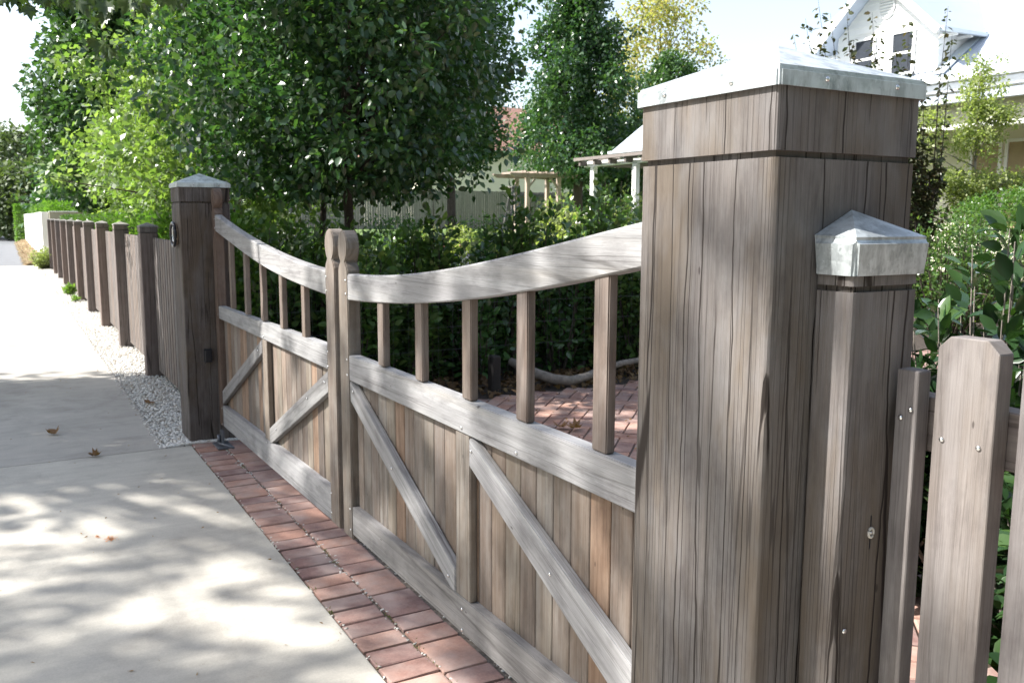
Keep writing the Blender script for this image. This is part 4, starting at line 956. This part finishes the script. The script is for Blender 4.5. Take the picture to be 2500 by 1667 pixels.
# mid garden plants between bed and back fence
mg = [(5.6, 15.5, .85, .7, 'smallpear', 'pink', 'pale rose bush with pink blooms beyond the meeting stiles'), (7.6, 18.5, .95, .9, 'laurel', 'rose', 'rounded rose bush with pale blooms in mid garden'), (9.2, 19.5, 1.05, .8, 'smallpear', 'pink', 'light green flowering bush left of the obelisk'), (11.3, 21.5, 1.2, 1.0, 'laurel', None, 'round green bush near the obelisk foot'),
      (13.2, 21.0, 1.3, .9, 'smallpear', 'pink', 'light green flowering bush between obelisk and arbor'), (15.6, 24.2, 1.6, 1.0, 'laurel', None, 'dark bush in front of the arbor'), (14.6, 19.5, 1.8, .8, 'smallpear', 'rose', 'tall pale bush right of the arbor'), (16.0, 20.6, 2.0, .9, 'laurel', None, 'tall green bush before the white pergola post'), (8.0, 24.5, 1.0, .8, 'laurel', None, 'low bush in front of the garden bench'), (10.2, 25.0, 1.2, 1.0, 'darkpear', None, 'dark bush right of the garden bench')]
mg += [(8.9, 12.2, 2.1, .5, 'laurel', None, 'tall bush screening the foot of the white pergola post'), (8.25, 12.7, 1.85, .5, 'smallpear', 'rose', 'pale blooming bush just left of the white pergola post'), (4.3, 10.3, 1.5, .55, 'laurel', None, 'glossy bush behind the hedge, just right of the dark tree trunk'), (5.6, 10.2, 1.42, .5, 'smallpear', None, 'pale green bush behind the hedge at mid gate'), (6.9, 10.0, 1.55, .55, 'laurel', None, 'deep green bush in front of the obelisk legs'),
       (8.0, 9.9, 1.6, .55, 'laurel', 'pink', 'bush with small pink blooms below the arbor posts'), (9.4, 10.6, 1.85, .5, 'laurel', None, 'tall leafy bush between arbor and white pergola'), (3.1, 11.5, 1.65, .6, 'darkpear', None, 'dark bush behind the hedge, between the two trunks'), (2.1, 10.2, 1.8, .6, 'darkpear', None, 'dark tall bush behind the far gate leaf'), (10.6, 11.5, 2.1, .5, 'smallpear', None, 'pale climbing bush close to the white pergola post')]
for i, (x, y, h, r, m, fl, lb) in enumerate(mg):
    shrub('garden_bush', x, y, gz(x, y), h, r, m, .085, 46, 42, lb, 'bush', 'bushes in the middle garden', kind='simple', seed=100+i, leafspread=.16, flowers=(fl, 9, .045) if fl else None)
shrub('lavender_bush', 8.7, 16.8, gz(8.7, 16.8), .62, .5, 'purple', .05, 34, 30, 'grey mauve lavender bush above the hedge right of the knobs', 'bush', kind='narrow', seed=120, leafspread=.05, upright=1.5)
# right-hand planting
shrub('camellia_bush', 3.22, 1.92, 0, 1.60, .52, 'camelliadark', .092, 46, 50, 'glossy camellia with large dark leaves behind the near pickets', 'shrub', kind='elliptic', seed=131, leafspread=.06, upright=.5, stemmat='palebark')
shrub('camellia_bush', 2.75, 1.30, 0, 1.15, .45, 'camelliadark', .088, 38, 50, 'lower camellia bush seen between the near pickets', 'shrub', kind='elliptic', seed=132, leafspread=.06, upright=.5, stemmat='palebark')
rs0 = empty('round_shrub', (12.3, 7.3, .1)); tag(rs0, 'dense round small leaved shrub in front of the house, right of the big post', 'shrub')
rs = np.random.RandomState(133); cc = crown_centers(rs, (12.3, 7.1), .25, 1.92, 1.25, 900, 'ball', .5, .12); pts, d = clump_points(rs, cc, 30, .14)
leaves('foliage', pts, d+rs.normal(0, .5, d.shape), .042, 'ivy', rs0, 'simple', 134)
bm = bmesh.new(); [tube_bm(bm, [(12.3, 7.1, .0), tuple(cc[i*11])], [.02, .005], 5, False) for i in range(30)]; link('stems', mesh_from_bm('stems', bm), 'bark', rs0)
shrub('low_shrub', 10.35, 6.95, .05, 1.75, .7, 'laurel', .05, 90, 80, 'small leaved green shrub against the side of the big post', 'shrub', kind='simple', seed=135, leafspread=.1)
# espalier like small pear in front of the house: tiers
sp_ = empty('young_pear_tree', (14.0, 9.15, .2)); tag(sp_, 'slim young pear tree with pale green tiers in front of the house windows', 'tree')
rs = np.random.RandomState(140); Cn = []
ux, uy = .869, -.495
for (u, z, sx, sz, n) in ((0, 3.75, .10, .35, 40), (.05, 3.35, .30, .22, 60), (.28, 3.18, .28, .14, 40), (-.05, 2.85, .30, .28, 80), (-.45, 2.15, .38, .20, 70), (.0, 2.02, .40, .22, 70), (.55, 2.1, .42, .18, 70), (-.15, 1.75, .35, .15, 40), (-.8, 3.0, .35, .25, 45)):
    for _ in range(n): Cn.append((14.0+ux*(u+rs.normal(0, sx*.55))+rs.normal(0, .12), 9.15+uy*(u+rs.normal(0, sx*.55))+rs.normal(0, .15), z+rs.normal(0, sz*.55)))
pts, d = clump_points(rs, np.array(Cn), 26, .12); leaves('crown', pts, d+rs.normal(0, .6, d.shape), .056, 'smallpear', sp_, 'simple', 141)
bm = bmesh.new(); tube_bm(bm, [(14, 9.15, .1), (14.02, 9.14, 1.6), (13.98, 9.16, 3.9)], [.045, .032, .006], 7)
for i in range(22): c = Cn[rs.randint(len(Cn))]; tube_bm(bm, [(14, 9.15, max(.8, c[2]-.35)), c], [.015, .004], 4, False)
link('trunk', mesh_from_bm('trunk', bm), 'palebark', sp_)
shrub('camellia_bush', 3.75, 1.98, 0, 1.42, .50, 'camelliadark', .090, 44, 50, 'camellia bush at the right picture edge behind the pickets', 'shrub', kind='elliptic', seed=137, leafspread=.06, upright=.5, stemmat='palebark')
shrub('camellia_bush', 3.05, 2.35, 0, 1.12, .42, 'camelliadark', .088, 40, 50, 'camellia bush just right of the small capped post', 'shrub', kind='elliptic', seed=138, leafspread=.06, upright=.5, stemmat='palebark')
shrub('low_shrub', 12.9, 6.2, .08, 1.7, 1.0, 'ivy', .05, 90, 80, 'dense small leaved shrub filling the right edge before the house', 'shrub', kind='simple', seed=139, leafspread=.12)
rb = shrub('rose_bush', 13.2, 7.35, .15, 2.65, .55, 'smallpear', .05, 50, 60, 'tall pale rose bush with white blooms at the right edge', 'bush', kind='simple', seed=143, leafspread=.12, flowers=('rose', 12, .05))
# bronze leaved plum behind the near post
PX, PY = 10.33, 7.35
plm = empty('plum_tree', (PX, PY, .0)); tag(plm, 'bronze leaved plum with long upright shoots above the big post cap', 'tree')
rs = np.random.RandomState(150); bm = bmesh.new(); P = []; D = []
tube_bm(bm, [(PX, PY, -.05), (PX+.02, PY-.02, 1.3)], [.07, .05], 8)
def shoot(u, z0, z1, lean, nleaf, sc=.055):
    u *= 1.245; z0 = 1.5+(z0-1.5)*1.245; z1 = 1.5+(z1-1.5)*1.245
    a = Vector((PX+ux*u*.75, PY+uy*u*.75, z0)); b = Vector((PX+ux*(u+lean), PY+uy*(u+lean), z1))
    tube_bm(bm, [a, a.lerp(b, .5)+Vector((rs.normal(0, .03), 0, 0)), b], [.010, .007, .002], 4, False)
    for k in range(nleaf):
        t = rs.uniform(.05, 1); p = a.lerp(b, t); d = Vector(rs.normal(0, 1, 3)); d.z = -.5+rs.normal(0, .3); d.normalize(); P.append((p+d*.02)[:]); D.append(d[:])
    # base link
    tube_bm(bm, [Vector((PX+.01, PY-.01, 1.15)), a], [.03, .011], 5, False)
for (u, z1) in ((-1.50, 3.35), (-1.38, 3.5), (-1.22, 3.72), (-1.08, 3.55), (-.98, 3.66), (-.86, 3.3), (-.66, 3.56), (-.60, 3.42), (-.32, 3.5), (.05, 3.62), (.14, 3.35), (-1.3, 3.2), (-.45, 3.2), (-1.15, 3.25)):
    shoot(u, 1.9, z1, rs.uniform(-.05, .05), 70)
for _ in range(70):
    u = rs.uniform(-.85, .10); shoot(u, rs.uniform(.8, 2.0), rs.uniform(1.8, 3.12) if u < -.1 else rs.uniform(1.4, 2.75), rs.normal(0, .10), 64)
leaves('foliage', np.array(P), np.array(D), .072, 'plum', plm, 'ovate', 151)
link('branches', mesh_from_bm('branches', bm), 'bark', plm)

# small plants by the far fence foot
shrub('daisy_bush', 1.02, 29.3, 0, .62, .42, 'smallpear', .06, 60, 40, 'pale flowering bush at the far end of the picket fence', 'bush', kind='simple', seed=160, leafspread=.08)
shrub('weed_clump', 1.03, 19.2, 0, .20, .09, 'grass', .09, 30, 10, 'small green weed clump at the foot of a far fence post', 'weeds', kind='narrow', seed=161, leafspread=.03, upright=1.2)
shrub('weed_clump', 1.03, 17.6, 0, .10, .07, 'grass', .06, 16, 8, 'smaller weed clump nearer the camera along the fence', 'weeds', kind='narrow', seed=162, leafspread=.03, upright=1.2)

# straw of the verge, grass on the lawn, litter in the bed
rs = np.random.RandomState(170); n = 9000
X = rs.uniform(.56, 1.2, n); Y = 31.4+28*rs.uniform(0, 1, n)**1.5; Zv = np.array([vz(a, b) for a, b in zip(X, Y)])
D = rs.normal(0, 1, (n, 3)); D[:, 2] = abs(D[:, 2])*.5
M['strawleaf'] = leafmat('straw_blade', [(.42, .33, .2), (.5, .42, .28), (.3, .2, .12)], trans=.2, rough=.8, tcol=(1, 1, 1))
tag(leaves('straw', np.stack([X, Y, Zv], 1), D, .16, 'strawleaf', None, 'narrow', 171), 'dry straw mulch heaped along the white wall', 'straw', kind='stuff')
n = 26000; X = rs.uniform(5, 20, n); Y = rs.uniform(14.2, 32, n); Zv = np.array([gz(a, b) for a, b in zip(X, Y)])
D = rs.normal(0, .35, (n, 3)); D[:, 2] = 1
tag(leaves('grass', np.stack([X, Y, Zv], 1), D, .09, 'grass', None, 'narrow', 172), 'short sunny lawn grass beyond the hedge', 'grass', kind='stuff')
n = 1500; X = rs.uniform(1.8, 6, n); Y = rs.normal(6.95, .28, n); Y = np.clip(Y, 6.5, 8)
D = rs.normal(0, 1, (n, 3)); D[:, 2] *= .25
tag(leaves('leaf_litter', np.stack([X, Y, np.full(n, .01)+rs.uniform(0, .03, n)], 1), D, .055, 'litter', None, 'maple', 173), 'brown leaf litter on the dark mulch of the gate bed', 'leaf litter', kind='stuff')
n = 500; X = rs.uniform(2.0, 6, n); Y = rs.uniform(4.2, 6.55, n); D = rs.normal(0, 1, (n, 3)); D[:, 2] *= .2
tag(leaves('moss_crumbs', np.stack([X, Y, np.full(n, .004)], 1), D, .020, 'deadleaf', None, 'simple', 174), 'crumbs of dead leaf and moss over the brick driveway', 'debris', kind='stuff')

# log edging, stump, wire mesh in the bed
lg = tube('log', [(3.98, 7.0, .20), (4.03, 6.86, .16), (4.10, 6.72, .115), (4.20, 6.60, .075), (4.34, 6.55, .058), (4.55, 6.60, .07), (4.8, 6.72, .10), (5.1, 6.78, .13), (5.5, 6.8, .15)], [.038, .044, .046, .048, .044, .038, .034, .03, .026], 'palebark', n=12); tag(lg, 'curved bare grey branch lying on the bed beside the brick paving', 'log')
stp = box('timber_stump', (3.57, 6.60, -.02), (3.66, 6.69, .33), 'darkwood', None, .012); tag(stp, 'short dark timber stub post at the edge of the paving', 'post')
wm = empty('wire_mesh_fence', (3.6, 6.98, 0)); tag(wm, 'thin wire mesh fence strung through the laurel shrubs', 'wire fence')
bm = bmesh.new()
for z in (.35, .55, .75): tube_bm(bm, [(1.7, 6.98, z), (3.7, 6.97, z+.01), (5.8, 6.98, z)], .0010, 4, False)
for i in range(30): tube_bm(bm, [(1.7+i*.14, 6.98, .05), (1.7+i*.14, 6.98, .98)], .0008, 4, False)
tag(link('wires', mesh_from_bm('wires', bm), 'pivotsteel', wm), kind='stuff')

# fallen leaves one can pick out
def fallen(x, y, s, rz, mat, label, z=.006, curl=.35, grp=None):
    tv, tf = tmpl('maple'); V = tv.copy(); V[:, 1] -= .4; V[:, 2] += curl*(V[:, 0]**2)*1.4+curl*.5*(V[:, 1]**2)
    o = from_np('fallen_leaf', V*s, tf, mat); o.location = (x, y, z); o.rotation_euler = (.1, -.08, rz); tag(o, label, 'leaf', grp or 'fallen leaves')
fallen(.205, 6.79, .085, .4, 'deadleaf', 'curled brown leaf on the shaded footpath, left of the slab joint', curl=1.7)
fallen(.405, 6.02, .075, 1.9, 'deadleaf', 'small brown leaf lying on the slab joint', curl=1.7)
fallen(.93, 7.5, .11, 2.4, 'deadleaf', 'brown leaf on the gravel strip', .02, .8)
fallen(2.95, 4.78, .10, .3, 'yellowleaf', 'left half of the bright yellow leaf pair on the driveway bricks', .012, .8)
fallen(3.02, 4.84, .09, 2.0, 'yellowleaf', 'right one of the two bright yellow leaves on the driveway', .014, .9)
fallen(3.45, 5.15, .13, 1.1, 'deadleaf', 'curled brown leaf just behind the yellow leaves', .02, 1.3)
fallen(3.38, 5.22, .11, 2.9, 'deadleaf', 'second brown leaf, touching the curled one behind the yellow leaves', .02, 1.2)
fallen(3.62, 4.45, .13, .9, 'greenleaf', 'green leaf on the bricks between last baluster and post', .01, .8)
fallen(3.3, 4.15, .10, .2, 'yellowleaf', 'small pale leaf on the bricks nearest the post', .01, .6)
# paint specks on the slab
def spots():
    m, t, b = newmat('orange_spray_mark'); b.inputs['Base Color'].default_value = (.62, .27, .12, 1); b.inputs['Roughness'].default_value = .9; return m
M['orange'] = spots(); rs = np.random.RandomState(180); n = 60
Pp = np.concatenate([np.stack([.345+rs.normal(0, .012, n)*1, 4.40+rs.normal(0, .02, n)], 1), np.stack([.290+rs.normal(0, .006, 20), 4.46+rs.normal(0, .01, 20)], 1)])
V = []; F = []
for (a, b_) in Pp:
    s = rs.uniform(.0015, .0045); k = len(V); V += [(a-s, b_-s, .0045), (a+s, b_-s*.8, .0045), (a+s*.8, b_+s, .0045), (a-s, b_+s*.9, .0045)]; F.append((k, k+1, k+2, k+3))
pm_ = from_np('paint_marks', V, F, 'orange', fp); tag(pm_, kind='stuff')

# ------------------------------------------------------------ street tree: hanging leaves and the canopy that dapples the gate
stt = empty('street_tree', (-5.6, 9.2, 0)); tag(stt, 'maple street tree whose hanging leaves show at the top left corner', 'tree')
rs = np.random.RandomState(200); Cl = []
Sv = np.array([-1/1.1, .5/1.1, 1.0])
def shade(gx, gy, r, h, n, cr_=None): Cl.append((np.array([gx, gy, 0])+Sv*h, r, n))
def edge(x): return 5.42-.42*x
for _ in range(330):                       # dense band over the far end of the gate
    gx = rs.uniform(-1.2, 3.6); y0 = edge(gx); gy = y0+.25+rs.uniform(0, 1)*(9.15-y0-.2*gx-.25)
    shade(gx, gy, rs.uniform(.18, .34), rs.uniform(5.2, 6.8), 60)
for (gx, gy, r, n, h) in ((.06, 4.92, .20, 26, 7.5), (.72, 2.45, .18, 34, 9.5), (.45, 2.95, .2, 30, 9.5), (.18, 2.75, .2, 36, 9.5), (.5, 2.3, .25, 40, 9.5), (.2, 2.2, .3, 50, 9.5), (-.05, 3.75, .15, 20, 9), (.50, 4.18, .22, 44, 9), (.30, 3.86, .20, 36, 9), (.66, 4.28, .13, 20, 9), (-.1, 4.3, .2, 36, 9), (.03, 3.54, .22, 40, 9), (.28, 3.12, .25, 48, 9.5), (.0, 3.1, .2, 36, 9.5),
                          (.97, 2.75, .13, 22, 9.5), (.8, 3.45, .09, 9, 9), (.55, 2.7, .2, 30, 9.5), (1.15, 3.1, .13, 20, 9.5), (.9, 2.2, .25, 40, 10),
                          (1.75, 3.1, .16, 34, 9), (1.6, 2.75, .12, 24, 9), (1.95, 2.55, .14, 30, 9), (2.1, 3.2, .14, 24, 8.5), (1.45, 2.3, .15, 32, 9.5), (2.35, 2.35, .14, 24, 9), (2.25, 1.75, .16, 30, 9.5), (1.75, 1.6, .2, 40, 9.5), (2.55, 1.5, .10, 16, 9.5), (2.65, 2.75, .11, 16, 9),
                          (1.62, .52, .15, 30, 10), (1.45, .78, .14, 30, 10), (1.9, .30, .12, 22, 10), (1.3, .35, .25, 44, 10), (2.15, .62, .07, 9, 10), (1.05, .7, .2, 34, 10),
                          (3.3, 3.4, .25, 40, 9), (3.8, 2.9, .25, 36, 9), (3.6, 4.6, .3, 60, 7.5), (4.2, 4.4, .3, 50, 7.5), (4.6, 5.6, .35, 70, 7), (3.9, 5.5, .35, 70, 7), (5.2, 5.2, .3, 50, 7), (3.2, 5.2, .3, 60, 7)):
    shade(gx, gy, r*(1.12 if gx < 1.2 else 1), h, int(n*(1.45 if gx < 1.2 else 1.15)))
def gshade(x, y, z, r, n, h=8.5):
    Cl.append((np.array([x, y, z])+Sv*(h-z), r, n))
for (y, z, r, n) in ((3.28, .90, .09, 26), (2.93, .88, .12, 34), (2.25, .92, .07, 14), (1.93, .90, .055, 14), (1.62, .92, .09, 24), (3.25, 1.25, .11, 30), (2.72, 1.28, .12, 26), (2.02, 1.38, .05, 12), (1.80, 1.40, .06, 12), (3.0, .27, .07, 16), (2.66, .25, .12, 36), (2.36, .24, .07, 18), (1.98, .28, .12, 30), (1.6, .25, .12, 34),
                     (3.15, .62, .07, 14), (2.62, .55, .09, 20), (2.2, .60, .06, 10), (1.85, .62, .05, 10), (5.0, .9, .08, 20), (5.35, .9, .12, 40), (5.2, .5, .15, 50), (5.6, .6, .2, 70), (4.95, .35, .1, 30), (5.5, 1.4, .15, 60), (5.15, 1.35, .12, 44), (5.8, 1.0, .25, 80), (4.35, .9, .04, 6), (3.9, 1.24, .04, 8)):
    gshade(1.19, y, z, r, n)
for (y, z, r, n) in ((1.26, 1.10, .06, 14), (1.16, 1.17, .05, 10), (1.06, 1.12, .05, 12), (1.02, 1.00, .045, 10), (1.24, .80, .08, 20), (1.14, .72, .07, 16), (1.20, .58, .10, 26), (1.05, .50, .07, 14), (1.2, 1.38, .06, 7), (1.06, 1.5, .05, 6), (1.02, .80, .03, 5)):
    gshade(.994, y, z, r, n, 9.5)
P = []; D = []
for c, r, n in Cl:
    d = rs.normal(0, 1, (n, 3)); d /= np.linalg.norm(d, axis=1, keepdims=True); P.append(c+d*r*rs.uniform(.1, 1, (n, 1))**.5); dd = d*.7+rs.normal(0, .5, d.shape); dd[:, 2] -= .5; D.append(dd)
# outer crown, out of frame, so the tree is whole
oc = crown_centers(rs, (-8.6, 11.0), 4.5, 9.6, 3.0, 130, 'egg', .3)
oc = oc[(oc[:, 0] < -5.5)]
for c in oc:
    d = rs.normal(0, 1, (30, 3)); d /= np.linalg.norm(d, axis=1, keepdims=True); P.append(c+d*.4*rs.uniform(.1, 1, (30, 1))); D.append(d)
# hanging sprays in view at the top left corner (depth about 4.6 m)
hang = []
def atpx(u, v, d):
    x = (u-1250)/2160.9; y = -(v-833.5)/2160.9; p = (cr*x+cu*y+fwd)*(d); return Vector((p.x, p.y, p.z+EYE))
for (u, v, n, s) in ((-5, 5, 7, 38), (35, 8, 5, 30), (72, 36, 2, 9), (120, -5, 8, 40), (150, 10, 4, 16), (205, 12, 18, 45), (270, 5, 18, 45), (330, 18, 14, 45), (400, -5, 16, 50), (455, -5, 14, 50), (60, -20, 9, 50), (250, 40, 8, 30), (275, 140, 4, 26), (245, 118, 4, 18)):
    for _ in range(n):
        p = atpx(u+rs.normal(0, s*.5), v+rs.normal(0, s*.35), 4.6+rs.uniform(-.3, .4)); hang.append(p+Vector((0, 0, .045)))
dd = rs.normal(0, .5, (len(hang), 3)); dd[:, 2] -= 1.0; tv, tf = tmpl('maple'); lms = []
for k in range(4):
    V = tv.copy(); V[:, 2] += -.3*(V[:, 1]**2)*(.4+.3*k)+.12*np.sin(6*V[:, 0]+k); o = from_np('leaf', V*.078, tf, 'maple'); lms.append(o.data); bpy.data.objects.remove(o)
for k, p in enumerate(hang):
    o = bpy.data.objects.new('leaf', lms[k % 4]); C.objects.link(o); o.parent = stt; o.matrix_parent_inverse = stt.matrix_basis.inverted()
    o.location = p; o.rotation_mode = 'QUATERNION'; o.rotation_quaternion = Vector(dd[k]).to_track_quat('Y', 'Z') @ Matrix.Rotation(rs.uniform(-1.3, 1.3), 4, 'Y').to_quaternion(); q_ = rs.uniform(.75, 1.25); o.scale = (q_, q_, q_)

leaves('crown', np.concatenate(P), np.concatenate(D), .115, 'maple', stt, 'maple', 201, tilt=.8)
bm = bmesh.new(); base = Vector((-5.6, 9.2, 0))
tk = [base+Vector((0, 0, -.1)), Vector((-5.65, 9.2, 1.5)), Vector((-5.7, 9.15, 3.5)), Vector((-6.0, 9.1, 6)), Vector((-6.8, 9.3, 9)), Vector((-7.6, 9.8, 11.5))]
tube_bm(bm, tk, [.24, .19, .17, .14, .09, .03], 12)
for c, r, n in Cl:
    if rs.uniform() < .45 or n < 45:
        c = Vector(c); k = 2 if c.z < 7 else 3; a = tk[k].lerp(tk[k+1], rs.uniform(0, .8)); a.z = min(a.z, c.z-.2) if c.z > 4 else a.z
        tube_bm(bm, [a, a.lerp(c, .5)+Vector((0, 0, .3)), c], [.022, .012, .004], 5, False)
tip = atpx(240, -60, 4.7)
tube_bm(bm, [tk[2], Vector((-3.2, 7.6, 4.6)), Vector((-1.2, 6.0, 3.7)), tip], [.05, .03, .015, .005], 6, False)
for (u, v) in ((0, 0), (200, 0), (330, -5), (450, -30), (100, -20)): tube_bm(bm, [tip.lerp(Vector((-1.2, 6.0, 3.7)), .3), atpx(u, v-60, 4.65), atpx(u, v, 4.6)], [.005, .003, .0015], 4, False)
link('trunk', mesh_from_bm('trunk', bm), 'bark', stt)

# unseen trees added across the street and behind the camera to cut sky fill
rs = np.random.RandomState(300); cc = []
for (x, y, zt, r) in ((-15, -8, 10, 4), (-16, 0, 9, 4), (-15.5, 8, 9.5, 4), (-16, 17, 9, 4), (-15, 27, 9, 4), (-7, -8, 9, 3.8), (0, -9, 8, 3.8), (7, -8, 8, 3.8), (13, -5, 7, 3), (-16, 38, 9, 4)):
    cc.append(crown_centers(rs, (x, y), .8, zt, r, 420, 'ball', .55, .15))
cc = np.concatenate(cc); pts, d = clump_points(rs, cc, 6, .6)
tag(leaves('sky_blocking_tree_belt', pts, d, .42, 'darkpear', None, 'simple', 301), 'unseen belt of leafy trees added to block the low sky', 'trees', kind='stuff')

rs = np.random.RandomState(310); n = 130; X = rs.uniform(-.6, .98, n); Y = rs.uniform(2.0, 9.5, n); D = rs.normal(0, 1, (n, 3)); D[:, 2] *= .12
tag(leaves('path_debris', np.stack([X, Y, np.full(n, .006)], 1), D, .016, 'deadleaf', None, 'narrow', 311, svar=.7), 'scattered crumbs of bark and twig on the concrete path', 'debris', kind='stuff')
n = 500; side = rs.uniform(0, 1, n) < .5
X = np.where(side, .985+rs.normal(0, .012, n), .835+rs.normal(0, .02, n)); Y = np.where(side, rs.uniform(1.5, 6.0, n), rs.uniform(6.1, 12, n))
